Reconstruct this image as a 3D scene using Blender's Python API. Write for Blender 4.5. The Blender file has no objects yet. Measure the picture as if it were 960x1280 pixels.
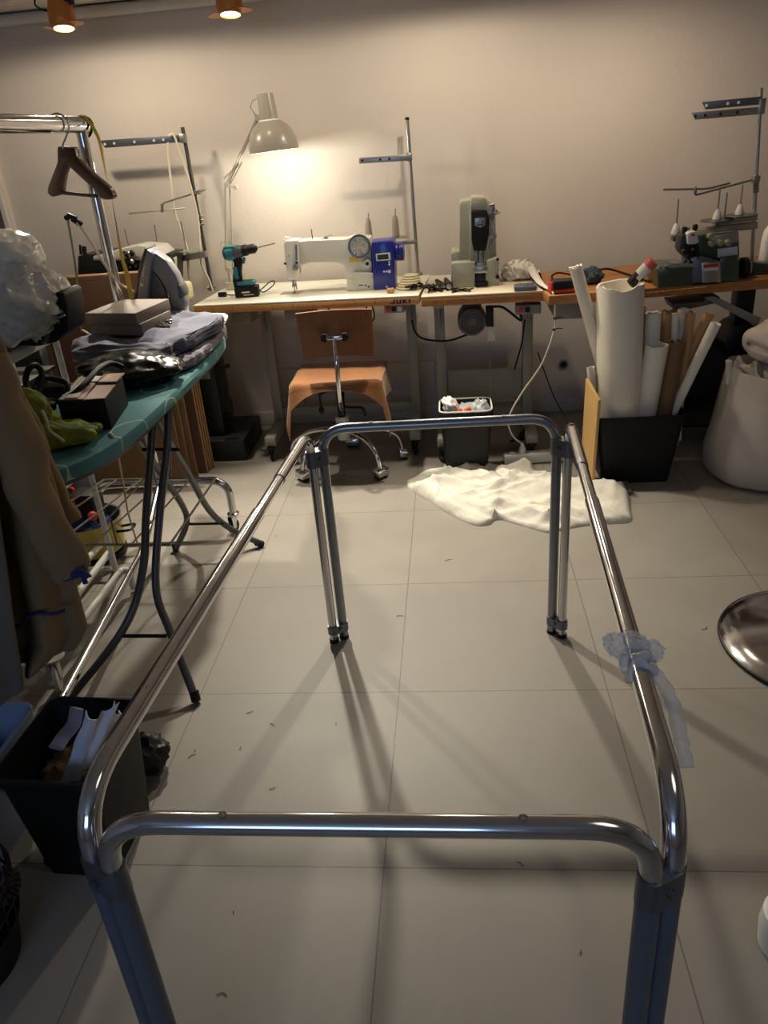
import bpy, bmesh, math, random
from mathutils import Vector, Matrix, noise, Euler
random.seed(7)
COL = bpy.context.scene.collection
V = Vector
PI = math.pi
# ------------------------------------------------------------------ camera model (960 x 1280)
CR = V((0.995, 0.073, -0.074)); CF = V((-0.098, 0.893, -0.439)); CF.normalize()
CR = (CR - CF * CR.dot(CF)).normalized(); CU = CR.cross(CF)
FPX = 959.35; CAM = V((0, 0, 1.5))
def _ray(x, y): return CR * ((x - 480) / FPX) + CU * ((640 - y) / FPX) + CF
def aZ(x, y, z=0.0):
    d = _ray(x, y); return CAM + d * ((z - CAM.z) / d.z)
def aY(x, y, Y):
    d = _ray(x, y); return CAM + d * (Y / d.y)
def aX(x, y, X):
    d = _ray(x, y); return CAM + d * (X / d.x)

# ------------------------------------------------------------------ materials
def lin(c):
    return tuple(((v / 255) / 12.92 if v / 255 <= 0.04045 else (((v / 255) + 0.055) / 1.055) ** 2.4) for v in c) + (1,)
def mat(name, rgb, rough=0.5, metal=0.0, var=0.08, scale=12.0, bump=0.0, bscale=60.0, coat=0.0, alpha=1.0, trans=0.0, sheen=0.0, rvar=0.1, spec=0.5, stretch=None):
    m = bpy.data.materials.new(name); m.use_nodes = True
    nt = m.node_tree; b = nt.nodes['Principled BSDF']; N = nt.nodes.new; L = nt.links.new
    b.inputs['Roughness'].default_value = rough; b.inputs['Metallic'].default_value = metal
    b.inputs['Specular IOR Level'].default_value = spec
    b.inputs['Coat Weight'].default_value = coat; b.inputs['Alpha'].default_value = alpha
    b.inputs['Transmission Weight'].default_value = trans; b.inputs['Sheen Weight'].default_value = sheen
    tc = N('ShaderNodeTexCoord'); mp = N('ShaderNodeMapping'); L(tc.outputs['Object'], mp.inputs['Vector'])
    if stretch: mp.inputs['Scale'].default_value = stretch
    n = N('ShaderNodeTexNoise'); n.inputs['Scale'].default_value = scale; n.inputs['Detail'].default_value = 4
    L(mp.outputs[0], n.inputs['Vector'])
    r = N('ShaderNodeValToRGB'); c = lin(rgb)
    r.color_ramp.elements[0].position = .3; r.color_ramp.elements[1].position = .7
    r.color_ramp.elements[0].color = tuple(v * (1 - var) for v in c[:3]) + (1,)
    r.color_ramp.elements[1].color = tuple(min(1, v * (1 + var)) for v in c[:3]) + (1,)
    L(n.outputs['Fac'], r.inputs['Fac']); L(r.outputs['Color'], b.inputs['Base Color'])
    if rvar:
        mr = N('ShaderNodeMapRange'); mr.inputs['To Min'].default_value = max(0, rough * (1 - rvar)); mr.inputs['To Max'].default_value = min(1, rough * (1 + rvar))
        L(n.outputs['Fac'], mr.inputs['Value']); L(mr.outputs[0], b.inputs['Roughness'])
    if bump:
        n2 = N('ShaderNodeTexNoise'); n2.inputs['Scale'].default_value = bscale; n2.inputs['Detail'].default_value = 3
        L(mp.outputs[0], n2.inputs['Vector'])
        bp = N('ShaderNodeBump'); bp.inputs['Strength'].default_value = bump; bp.inputs['Distance'].default_value = .01
        L(n2.outputs['Fac'], bp.inputs['Height']); L(bp.outputs[0], b.inputs['Normal'])
    return m
def emat(name, rgb, strength):
    m = bpy.data.materials.new(name); m.use_nodes = True
    b = m.node_tree.nodes['Principled BSDF']; b.inputs['Base Color'].default_value = lin(rgb)
    b.inputs['Emission Color'].default_value = lin(rgb); b.inputs['Emission Strength'].default_value = strength
    return m
M = {}
M['wall'] = mat('painted_plaster', (207, 197, 188), .75, var=.02, scale=3, bump=.12, bscale=45)
M['ceil'] = mat('ceiling_paint', (205, 200, 192), .8, var=.02, scale=3)
M['trimw'] = mat('trim_paint', (200, 196, 188), .55, var=.03)
M['chrome'] = mat('chrome', (205, 205, 208), .13, 1.0, var=.03, scale=30, rvar=.4)
M['chromeleg'] = mat('dark_chrome', (138, 142, 150), .32, 1.0, var=.06, scale=30, rvar=.3)  # darker, rougher, bluish copy of the chrome
M['steel'] = mat('brushed_steel', (170, 168, 162), .35, 1.0, var=.06)
M['sleeve'] = mat('blue_grey_leg_coating', (92, 97, 108), .45, .3, var=.05)
M['darksteel'] = mat('grey_steel', (110, 114, 122), .42, .85, var=.08)
M['greytube'] = mat('grey_painted_tube', (88, 88, 90), .38, .6, var=.05)
M['blackmetal'] = mat('black_metal', (24, 24, 26), .4, .4, var=.1)
M['blackplast'] = mat('black_plastic', (17, 17, 18), .55, 0, var=.1, bump=.05, bscale=300, spec=.3)
M['rubber'] = mat('black_rubber', (14, 14, 14), .8, var=.1)
M['whiteplast'] = mat('white_plastic', (222, 220, 214), .4, var=.03)
M['whitepaint'] = mat('white_enamel', (225, 223, 212), .3, var=.02, coat=.3)
M['offwhite'] = mat('off_white_enamel', (205, 202, 190), .4, var=.03)
M['blueplast'] = mat('blue_plastic', (28, 40, 140), .35, var=.05, coat=.2)
M['bluedark'] = mat('dark_blue_plastic', (20, 28, 105), .35, var=.05)
M['lcd'] = mat('screen_glass', (58, 66, 60), .15, var=.03)
M['yellow'] = mat('yellow_label', (222, 190, 50), .5, var=.03)
M['red'] = mat('red_plastic', (185, 40, 32), .45, var=.04)
M['redsoft'] = mat('faded_red_plastic', (196, 84, 80), .5, var=.04)
M['label'] = mat('paper_label', (206, 204, 200), .6, var=.03)
M['ink'] = mat('navy_ink', (22, 22, 48), .5, var=.02)
M['desktop'] = mat('white_laminate', (225, 221, 208), .4, var=.02, scale=5)
M['deskwood'] = mat('beech_edge', (196, 146, 84), .5, var=.12, scale=9, stretch=(2, 20, 40))
M['desk2top'] = mat('beige_laminate', (206, 194, 170), .5, var=.04, scale=6)
M['wornwood'] = mat('worn_oiled_wood', (166, 112, 58), .5, var=.2, scale=7, stretch=(2, 18, 30))
M['deskframe'] = mat('grey_green_enamel', (146, 143, 130), .45, var=.05)
M['panelgrey'] = mat('grey_metal_panel', (120, 117, 108), .5, var=.05)
M['deskdark'] = mat('dark_cabinet_metal', (34, 34, 34), .5, .2, var=.08)
M['machgrey'] = mat('grey_green_hammered', (166, 165, 148), .35, var=.06, bump=.05, bscale=150)
M['machgreen'] = mat('dark_green_enamel', (52, 66, 48), .35, var=.08, coat=.2)
M['machdark'] = mat('dark_machine_parts', (32, 36, 33), .4, .4, var=.2, scale=60)
M['plywood'] = mat('brown_plywood', (118, 70, 36), .42, var=.14, scale=6, stretch=(14, 3, 2), coat=.15)
M['suede'] = mat('brown_suede', (138, 88, 44), .9, var=.16, scale=9, bump=.15, bscale=80, sheen=.3)
M['card'] = mat('cardboard', (116, 88, 60), .85, var=.08, scale=8, bump=.08, bscale=120)
M['cardedge'] = mat('cardboard_edge', (168, 130, 92), .85, var=.08, scale=40)
M['brownboard'] = mat('brown_board', (90, 60, 40), .7, var=.08, scale=8)
M['kraft'] = mat('kraft_paper', (188, 146, 98), .75, var=.06, scale=15, bump=.06, bscale=40)
M['paper'] = mat('pattern_paper', (232, 224, 208), .75, var=.04, scale=12, bump=.08, bscale=30)
M['paperlav'] = mat('white_paper', (205, 204, 214), .7, var=.03, scale=12)
M['plank'] = mat('light_wood_plank', (206, 166, 106), .55, var=.1, scale=6, stretch=(18, 18, 2))
M['canvas'] = mat('cream_cotton', (216, 210, 198), .9, var=.04, scale=8, bump=.6, bscale=20)
M['bag'] = mat('greige_canvas', (204, 193, 181), .9, var=.06, scale=10, bump=.15, bscale=220)
M['blanket'] = mat('taupe_fleece', (196, 183, 172), .95, var=.08, scale=18, bump=.25, bscale=150, sheen=.2)
M['lavender'] = mat('blue_grey_cotton', (104, 104, 120), .9, var=.07, scale=10, bump=.7, bscale=16)
M['greycloth'] = mat('mauve_grey_cloth', (126, 120, 132), .9, var=.07, scale=10, bump=.15, bscale=160)
M['jacket'] = mat('brown_jacket_cloth', (124, 100, 70), .85, var=.1, scale=7, bump=.8, bscale=9)
M['greycoat'] = mat('grey_brown_cloth', (104, 94, 84), .9, var=.08, scale=7, bump=.15, bscale=120)
M['navy'] = mat('navy_trim', (24, 34, 84), .7, var=.08)
M['green'] = mat('olive_green_cloth', (122, 134, 48), .9, var=.12, scale=14, bump=.25, bscale=120)
M['greypiping'] = mat('pale_piping', (188, 192, 178), .8, var=.05)
M['greybox'] = mat('grey_cardboard_box', (112, 100, 92), .7, var=.04, scale=20)
M['ironbody'] = mat('grey_iron_plastic', (122, 120, 122), .35, var=.03)
M['irondark'] = mat('dark_iron_plastic', (70, 72, 78), .3, var=.04)
M['drillteal'] = mat('teal_plastic', (24, 122, 136), .45, var=.05)
M['hanger'] = mat('brown_wood_hanger', (74, 46, 30), .32, var=.12, scale=8, stretch=(6, 6, 1), coat=.3)
M['brass'] = mat('amber_lacquered_wood', (190, 116, 44), .4, 0, var=.1, scale=10, coat=.3)
M['tape'] = mat('yellow_tape', (208, 178, 66), .6, var=.08, scale=30)
M['cordwhite'] = mat('cream_cord', (214, 206, 184), .6, var=.03)
M['pot'] = mat('yellow_enamel_pot', (178, 164, 66), .35, var=.05, coat=.2)
M['potin'] = mat('grey_pot_inside', (92, 90, 96), .4, var=.05)
M['bluecloth'] = mat('dark_blue_cloth', (32, 40, 88), .9, var=.12, bump=.2)
M['grill'] = mat('blue_grey_knit', (66, 78, 92), .9, var=.15, bump=.3)
M['shade'] = mat('grey_lamp_enamel', (164, 158, 146), .3, var=.02, coat=.3)
M['shadein'] = mat('white_lamp_inside', (240, 238, 230), .4, var=.01)
M['lampmetal'] = mat('beige_lamp_arm', (186, 180, 164), .4, .3, var=.03)
M['fine'] = mat('fine_steel', (150, 146, 138), .35, .8, var=.05)
M['cone'] = mat('pine_cone_scales', (62, 44, 36), .7, var=.3, scale=40)
M['tub'] = mat('pale_blue_plastic', (128, 142, 178), .35, var=.04)
M['thread'] = mat('grey_thread', (150, 140, 130), .8, var=.1, scale=80, bump=.2, bscale=300)
M['foam'] = mat('cream_foam', (228, 216, 176), .8, var=.05, scale=30, bump=.2)
M['cork'] = mat('cork', (190, 140, 90), .8, var=.1, scale=60)
M['clearplast'] = mat('clear_plastic_film', (226, 230, 236), .16, var=.02, alpha=.42, bump=.9, bscale=34, rvar=.3)
M['motorgrey'] = mat('brown_grey_motor_paint', (98, 90, 78), .45, var=.06)
M['tensionbeige'] = mat('beige_dial_plastic', (150, 138, 112), .45, var=.06)
M['milk'] = mat('milky_plastic_film', (226, 222, 214), .3, var=.03, alpha=.97, bump=.3, bscale=12, rvar=.3)
M['crinkle'] = mat('crinkled_plastic_sheet', (222, 220, 212), .16, var=.08, scale=14, alpha=.68, bump=1.0, bscale=26, rvar=.4)
M['blackfilm'] = mat('black_glossy_film', (9, 9, 10), .27, var=.1, bump=.12, bscale=9, rvar=.5, spec=.3)
M['orange'] = mat('orange_wrapper', (216, 98, 58), .4, var=.06)
M['terracotta'] = mat('pink_beige_card', (186, 156, 140), .6, var=.04)
M['glass'] = mat('clear_glass', (230, 236, 236), .05, alpha=.25, var=.01)
M['greenglass'] = mat('green_glass_disc', (150, 172, 156), .2, alpha=.6, var=.03)
M['hole'] = mat('dark_hole', (12, 12, 12), .8, var=.02)
M['darkdoor'] = mat('dark_door_paint', (46, 42, 40), .5, var=.05)
M['bulb'] = emat('lamp_bulb', (255, 246, 226), 12)
M['spotlens'] = emat('spot_lens', (255, 226, 170), 9)
M['board'] = None

def board_mat():
    m = mat('teal_ironing_cover', (72, 126, 134), .85, var=.06, scale=14, bump=.1, bscale=200)
    nt = m.node_tree; N = nt.nodes.new; L = nt.links.new; b = nt.nodes['Principled BSDF']
    tc = N('ShaderNodeTexCoord'); vo = N('ShaderNodeTexVoronoi'); vo.feature = 'SMOOTH_F1'; vo.inputs['Scale'].default_value = 5.2
    vo.inputs['Smoothness'].default_value = .4
    L(tc.outputs['Object'], vo.inputs['Vector'])
    s = N('ShaderNodeMath'); s.operation = 'SUBTRACT'; s.inputs[1].default_value = .42; L(vo.outputs['Distance'], s.inputs[0])
    a = N('ShaderNodeMath'); a.operation = 'ABSOLUTE'; L(s.outputs[0], a.inputs[0])
    l = N('ShaderNodeMath'); l.operation = 'LESS_THAN'; l.inputs[1].default_value = .012; L(a.outputs[0], l.inputs[0])
    mx = N('ShaderNodeMix'); mx.data_type = 'RGBA'; old = b.inputs['Base Color'].links[0].from_socket
    L(l.outputs[0], mx.inputs['Factor']); L(old, mx.inputs['A']); mx.inputs['B'].default_value = lin((170, 190, 170))
    L(mx.outputs['Result'], b.inputs['Base Color'])
    return m
M['board'] = board_mat()
def floor_mat():
    m = mat('grey_porcelain_tile', (142, 135, 127), .5, var=.05, scale=5, bump=.02, bscale=200, rvar=.12, spec=.4)
    nt = m.node_tree; N = nt.nodes.new; L = nt.links.new; b = nt.nodes['Principled BSDF']
    tc = N('ShaderNodeTexCoord'); sx = N('ShaderNodeSeparateXYZ'); L(tc.outputs['Object'], sx.inputs[0])
    ls = []; cells = []
    for ax, off, per in ((0, .2, .6125), (1, -.592, .6155)):
        a = N('ShaderNodeMath'); a.operation = 'ADD'; a.inputs[1].default_value = off + 20 * per; L(sx.outputs[ax], a.inputs[0])
        d = N('ShaderNodeMath'); d.operation = 'DIVIDE'; d.inputs[1].default_value = per; L(a.outputs[0], d.inputs[0])
        fr = N('ShaderNodeMath'); fr.operation = 'FRACT'; L(d.outputs[0], fr.inputs[0])
        fl = N('ShaderNodeMath'); fl.operation = 'FLOOR'; L(d.outputs[0], fl.inputs[0]); cells.append(fl)
        q = N('ShaderNodeMath'); q.operation = 'PINGPONG'; q.inputs[1].default_value = .5; L(fr.outputs[0], q.inputs[0])
        l = N('ShaderNodeMath'); l.operation = 'LESS_THAN'; l.inputs[1].default_value = .0026; L(q.outputs[0], l.inputs[0]); ls.append(l)
    mxx = N('ShaderNodeMath'); mxx.operation = 'MAXIMUM'; L(ls[0].outputs[0], mxx.inputs[0]); L(ls[1].outputs[0], mxx.inputs[1])
    # a slightly different tone for every tile
    cb = N('ShaderNodeCombineXYZ'); L(cells[0].outputs[0], cb.inputs[0]); L(cells[1].outputs[0], cb.inputs[1])
    wn = N('ShaderNodeTexWhiteNoise'); L(cb.outputs[0], wn.inputs['Vector'])
    hs = N('ShaderNodeHueSaturation'); mr = N('ShaderNodeMapRange'); mr.inputs['To Min'].default_value = .95; mr.inputs['To Max'].default_value = 1.04
    L(wn.outputs['Value'], mr.inputs['Value']); L(mr.outputs[0], hs.inputs['Value'])
    old = b.inputs['Base Color'].links[0].from_socket; L(old, hs.inputs['Color'])
    mx = N('ShaderNodeMix'); mx.data_type = 'RGBA'; L(mxx.outputs[0], mx.inputs['Factor']); L(hs.outputs[0], mx.inputs['A'])
    mx.inputs['B'].default_value = lin((104, 98, 92)); L(mx.outputs['Result'], b.inputs['Base Color'])
    return m
M['floor'] = floor_mat()

# ------------------------------------------------------------------ mesh builder
def fillet(pts, r, n=6):
    pts = [V(p) for p in pts]; out = [pts[0]]
    for i in range(1, len(pts) - 1):
        a, b, c = pts[i - 1], pts[i], pts[i + 1]
        u = (a - b); w = (c - b); rr = min(r, u.length * .49, w.length * .49)
        p, q = b + u.normalized() * rr, b + w.normalized() * rr
        for k in range(n + 1):
            t = k / n; out.append(p * (1 - t) ** 2 + b * 2 * t * (1 - t) + q * t * t)
    out.append(pts[-1]); return out
def spline(pts, n=6):
    pts = [V(p) for p in pts]
    if len(pts) < 3: return pts
    e = [pts[0] * 2 - pts[1]] + pts + [pts[-1] * 2 - pts[-2]]; out = []
    for i in range(1, len(e) - 2):
        p0, p1, p2, p3 = e[i - 1:i + 3]
        for k in range(n):
            t = k / n
            out.append(.5 * ((2 * p1) + (p2 - p0) * t + (2 * p0 - 5 * p1 + 4 * p2 - p3) * t * t + (3 * p1 - p0 - 3 * p2 + p3) * t ** 3))
    out.append(pts[-1]); return out
def rrect(w, d, r, n=4):
    out = []
    for cx, cy, a0 in ((w / 2 - r, d / 2 - r, 0), (-w / 2 + r, d / 2 - r, 90), (-w / 2 + r, -d / 2 + r, 180), (w / 2 - r, -d / 2 + r, 270)):
        for k in range(n + 1):
            a = math.radians(a0 + 90 * k / n); out.append((cx + r * math.cos(a), cy + r * math.sin(a)))
    return out
class MB:
    def __init__(s): s.bm = bmesh.new()
    def _faces(s, vs, fs):
        vv = [s.bm.verts.new(v) for v in vs]; out = []
        for f in fs:
            try: out.append(s.bm.faces.new([vv[i] for i in f]))
            except ValueError: pass
        return vv, out
    def box(s, c, size, rot=None, bev=.003, seg=2):
        sx, sy, sz = (v / 2 for v in size)
        vs = [V((x, y, z)) for x in (-sx, sx) for y in (-sy, sy) for z in (-sz, sz)]
        R = rot.to_matrix() if isinstance(rot, Euler) else rot
        c = V(c); vs = [c + (R @ v if R else v) for v in vs]
        vv, ff = s._faces(vs, [(0, 1, 3, 2), (4, 6, 7, 5), (0, 4, 5, 1), (2, 3, 7, 6), (0, 2, 6, 4), (1, 5, 7, 3)])
        b = min(bev, min(size) * .35)
        if b > 1e-5:
            es = list({e for f in ff for e in f.edges})
            bmesh.ops.bevel(s.bm, geom=es, offset=b, segments=seg, affect='EDGES', profile=.5)
        return s
    def ring_loft(s, rings, cap0=True, cap1=True, closed=False):
        n = len(rings[0]); vv = [[s.bm.verts.new(p) for p in r] for r in rings]
        m = len(vv)
        for i in range(m if closed else m - 1):
            a, b = vv[i], vv[(i + 1) % m]
            for k in range(n):
                try: s.bm.faces.new((a[k], a[(k + 1) % n], b[(k + 1) % n], b[k]))
                except ValueError: pass
        if not closed:
            if cap0: s.bm.faces.new(list(reversed(vv[0])))
            if cap1: s.bm.faces.new(vv[-1])
        return s
    def tube(s, path, r, n=10, sy=1.0, closed=False, caps=True):
        p = [V(q) for q in path]; m = len(p); rr = r if isinstance(r, (list, tuple)) else [r] * m
        T = []
        for i in range(m):
            if closed: t = p[(i + 1) % m] - p[i - 1]
            else: t = p[min(i + 1, m - 1)] - p[max(i - 1, 0)]
            T.append(t.normalized() if t.length > 1e-9 else V((0, 0, 1)))
        up = V((0, 0, 1)) if abs(T[0].z) < .9 else V((0, 1, 0))
        nx = T[0].cross(up).normalized(); rings = []
        for i in range(m):
            nx = (nx - T[i] * nx.dot(T[i])).normalized(); ny = T[i].cross(nx)
            rings.append([p[i] + nx * (rr[i] * math.cos(2 * PI * k / n)) + ny * (rr[i] * sy * math.sin(2 * PI * k / n)) for k in range(n)])
        return s.ring_loft(rings, caps, caps, closed)
    def cyl(s, a, b, r, r2=None, n=16): return s.tube([a, b], [r, r if r2 is None else r2], n)
    def lathe(s, prof, origin, axis=(0, 0, 1), n=24, cap0=True, cap1=True):
        ax = V(axis).normalized(); up = V((0, 0, 1)) if abs(ax.z) < .9 else V((1, 0, 0))
        nx = up.cross(ax).normalized(); ny = ax.cross(nx); o = V(origin)
        rings = [[o + ax * h + nx * (max(r, 1e-4) * math.cos(2 * PI * k / n)) + ny * (max(r, 1e-4) * math.sin(2 * PI * k / n)) for k in range(n)] for r, h in prof]
        return s.ring_loft(rings, cap0, cap1)
    def prism(s, poly, vec, bev=.0, seg=2):
        vec = V(vec); a = [V(p) for p in poly]; b = [p + vec for p in a]; n = len(a)
        vv, ff = s._faces(a + b, [tuple(range(n))[::-1], tuple(range(n, 2 * n))] + [(i, (i + 1) % n, n + (i + 1) % n, n + i) for i in range(n)])
        bmesh.ops.recalc_face_normals(s.bm, faces=ff)
        if bev:
            es = list({e for f in ff for e in f.edges})
            bmesh.ops.bevel(s.bm, geom=es, offset=bev, segments=seg, affect='EDGES', profile=.5, clamp_overlap=True)
        return s
    def px(s, pts, Y, depth, bev=.004):          # an outline standing at distance Y, extruded away from us by depth
        return s.prism([aY(x, y, Y) for x, y in pts], (0, depth, 0), bev)
    def blob(s, c, rad, sub=4, amp=.15, freq=3.0, seed=0, ridge=0.0, flat=None, rot=None):
        g = bmesh.ops.create_icosphere(s.bm, subdivisions=sub, radius=1.0)
        rx, ry, rz = rad; c = V(c); so = V((seed * 7.3, seed * 3.1, seed * 5.7))
        for v in g['verts']:
            d = v.co.normalized(); k = 1 + amp * noise.noise(d * freq + so)
            if ridge: k -= ridge * .6 * (min(.3, abs(noise.noise(d * freq * 1.25 + so * 2))) - .15) + ridge * .3 * (min(.3, abs(noise.noise(d * freq * 2.5 + so))) - .15)
            q = V((d.x * rx * k, d.y * ry * k, d.z * rz * k))
            if rot: q = rot.to_matrix() @ q
            q += c
            if flat is not None and q.z < flat: q.z = flat + (q.z - flat) * .02
            v.co = q
        return s
    def sheet(s, f, nu, nv, thick=.003):         # f(u,v) -> point, given thickness along the normal
        P = [[V(f(i / nu, j / nv)) for j in range(nv + 1)] for i in range(nu + 1)]
        def nrm(i, j):
            a = P[min(i + 1, nu)][j] - P[max(i - 1, 0)][j]; b = P[i][min(j + 1, nv)] - P[i][max(j - 1, 0)]
            c = a.cross(b); return c.normalized() if c.length > 1e-12 else V((0, 0, 1))
        A = [[s.bm.verts.new(P[i][j]) for j in range(nv + 1)] for i in range(nu + 1)]
        B = [[s.bm.verts.new(P[i][j] - nrm(i, j) * thick) for j in range(nv + 1)] for i in range(nu + 1)]
        F = s.bm.faces.new
        for i in range(nu):
            for j in range(nv):
                F((A[i][j], A[i + 1][j], A[i + 1][j + 1], A[i][j + 1])); F((B[i][j], B[i][j + 1], B[i + 1][j + 1], B[i + 1][j]))
        for i in range(nu):
            F((A[i][0], B[i][0], B[i + 1][0], A[i + 1][0])); F((A[i][nv], A[i + 1][nv], B[i + 1][nv], B[i][nv]))
        for j in range(nv):
            F((A[0][j], A[0][j + 1], B[0][j + 1], B[0][j])); F((A[nu][j], B[nu][j], B[nu][j + 1], A[nu][j + 1]))
        return s
    def text(s, body, origin, size, xdir, up, thick=.0008, sx=1.0):
        cu = bpy.data.curves.new('lettering', 'FONT'); cu.body = body; cu.size = size; cu.extrude = thick / 2; cu.offset = size * .008; cu.space_character = 1.08
        o = bpy.data.objects.new('lettering', cu); COL.objects.link(o)
        dg = bpy.context.evaluated_depsgraph_get(); me = bpy.data.meshes.new_from_object(o.evaluated_get(dg))
        xd = V(xdir).normalized(); ud = V(up); ud = (ud - xd * ud.dot(xd)).normalized(); zd = xd.cross(ud)
        T = Matrix.Identity(4); T.col[0] = (xd * sx).to_4d() * 1; T.col[1] = ud.to_4d(); T.col[2] = zd.to_4d(); T.col[3] = V(origin).to_4d()
        for i in range(3): T[3][i] = 0
        T[3][3] = 1
        me.transform(T); s.bm.from_mesh(me)
        bpy.data.objects.remove(o); bpy.data.curves.remove(cu); bpy.data.meshes.remove(me)
        return s
ORG = {}
def _mesh(name, mb, m, off, angle=40):
    bm = mb.bm
    bmesh.ops.recalc_face_normals(bm, faces=bm.faces[:])
    for v in bm.verts: v.co -= off
    me = bpy.data.meshes.new(name); bm.to_mesh(me); bm.free()
    for p in me.polygons: p.use_smooth = True
    me.set_sharp_from_angle(angle=math.radians(angle))
    me.materials.append(m if not isinstance(m, str) else M[m])
    o = bpy.data.objects.new(name, me); COL.objects.link(o); return o
def part(name, mb, m, parent, angle=40, label=None, kind=None):
    o = _mesh(name, mb, m, ORG[parent.name], angle); o.parent = parent; ORG[o.name] = ORG[parent.name]
    if label: o['label'] = label
    if kind: o['kind'] = kind
    return o
def thing(name, label, cat, loc, group=None):
    o = bpy.data.objects.new(name, None); o.empty_display_size = .1; COL.objects.link(o); o.location = V(loc); ORG[o.name] = V(loc)
    o['label'] = label; o['category'] = cat
    if group: o['group'] = group
    return o
def solo(name, mb, m, label, cat, group=None, kind=None, angle=40):
    vs = [v.co for v in mb.bm.verts]
    off = V(((min(v.x for v in vs) + max(v.x for v in vs)) / 2, (min(v.y for v in vs) + max(v.y for v in vs)) / 2, min(v.z for v in vs)))
    o = _mesh(name, mb, m, off, angle); o.location = off; ORG[o.name] = off
    o['label'] = label; o['category'] = cat
    if group: o['group'] = group
    if kind: o['kind'] = kind
    return o
def struct(name, mb, m, label=None, parent=None):
    o = part(name, mb, m, parent) if parent else _mesh(name, mb, m, V((0, 0, 0)))
    if not parent: ORG[o.name] = V((0, 0, 0))
    if not parent: o['kind'] = 'structure'
    if label: o['label'] = label
    return o
def copy_tree(o, parent=None, shift=None):
    c = o.copy(); COL.objects.link(c)
    if parent: c.parent = parent
    if shift is not None: c.location = o.location + V(shift)
    for ch in [x for x in bpy.data.objects if x.parent == o]: copy_tree(ch, c)
    return c
# light levels
EXPO = 0.0
LAMP_E = 10
BEAM = 77
SPOT_E = (85, 185, 75); SPOT_D = ((.18, -.5, -1), (.20, -.51, -1), (.05, -.52, -1))
SPILL_E = (22, 3, 20)
WALL_FILL_R = 14
ROOM_FILL_E = 2.5
WIN_FILL_E = 20
# ================================================================== SETTING
WY = 4.30; XL = -2.36; XR = 2.7; YF = -2.2; ZC = 2.17
struct('floor', MB().box(((XL + XR) / 2, (YF + WY) / 2, -.05), (XR - XL + .4, WY - YF + .4, .1), bev=0), 'floor')
struct('ceiling', MB().box(((XL + XR) / 2, (YF + WY) / 2, ZC + .05), (XR - XL + .4, WY - YF + .4, .1), bev=0), 'ceil')
struct('wall_back', MB().box(((XL + XR) / 2, WY + .05, ZC / 2), (XR - XL + .2, .1, ZC), bev=0), 'wall')
struct('wall_right', MB().box((XR + .05, (YF + WY) / 2, ZC / 2), (.1, WY - YF, ZC), bev=0), 'wall')
wl = MB()
wl.box((XL - .05, WY - .01, ZC / 2), (.1, .06, ZC), bev=0); wl.box((XL - .05, (YF + 3.2) / 2, ZC / 2), (.1, 3.2 - YF, ZC), bev=0)
wl.box((XL - .05, 3.72, 2.08), (.1, 1.06, .18), bev=0)
struct('wall_left', wl, 'wall')
d1 = struct('door_1', MB().box((XL - .05, 3.735, 1.0), (.04, 1.03, 1.98), bev=.002), 'darkdoor')
hd = MB(); hd.tube(fillet([(XL - .05, 3.3, 1.02), (XL + .0, 3.3, 1.02), (XL + .0, 3.42, 1.02)], .02), .009)
part('door_handle', hd, 'steel', d1)
tr = MB()
tr.box((XL - .04, 4.258, 1.0), (.07, .04, 2.0)); tr.box((XL - .035, 3.2, 1.0), (.09, .07, 2.0)); tr.box((XL - .035, 3.72, 2.02), (.09, 1.1, .07))
struct('trim_1', tr, 'trimw')
struct('baseboard_back', MB().box(((XL + XR) / 2, WY - .008, .04), (XR - XL, .016, .08)), 'trimw')
struct('trim_2', MB().tube([(XL, WY - .03, ZC - .03), (XR, WY - .03, ZC - .03)], .026, 14), 'ceil')
# wall behind the camera with an unseen window added for cool fill
fw = MB(); wx0, wx1, wz0, wz1 = -1.5, .1, .95, 2.0
fw.box(((XL + wx0) / 2, YF - .05, ZC / 2), (wx0 - XL, .1, ZC), bev=0); fw.box(((XR + wx1) / 2, YF - .05, ZC / 2), (XR - wx1, .1, ZC), bev=0)
fw.box(((wx0 + wx1) / 2, YF - .05, wz0 / 2), (wx1 - wx0, .1, wz0), bev=0); fw.box(((wx0 + wx1) / 2, YF - .05, (wz1 + ZC) / 2), (wx1 - wx0, .1, ZC - wz1), bev=0)
struct('wall_front', fw, 'wall')
w = MB()
for xx in (wx0 + .025, (wx0 + wx1) / 2, wx1 - .025): w.box((xx, YF - .05, (wz0 + wz1) / 2), (.05, .06, wz1 - wz0))
for zz in (wz0 + .025, wz1 - .025): w.box(((wx0 + wx1) / 2, YF - .05, zz), (wx1 - wx0, .06, .05))
win = struct('added_window_1', w, 'trimw')
# metal cable duct panels on the wall below the benches
dk = MB(); pa, pb = aY(335, 457, WY), aY(545, 490, WY)
dk.box(((pa.x + pb.x) / 2, WY - .012, (aY(400, 458, WY).z + aY(400, 489, WY).z) / 2), (pb.x - pa.x, .024, .15), bev=.003)
struct('trim_3', dk, 'wall')

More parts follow.
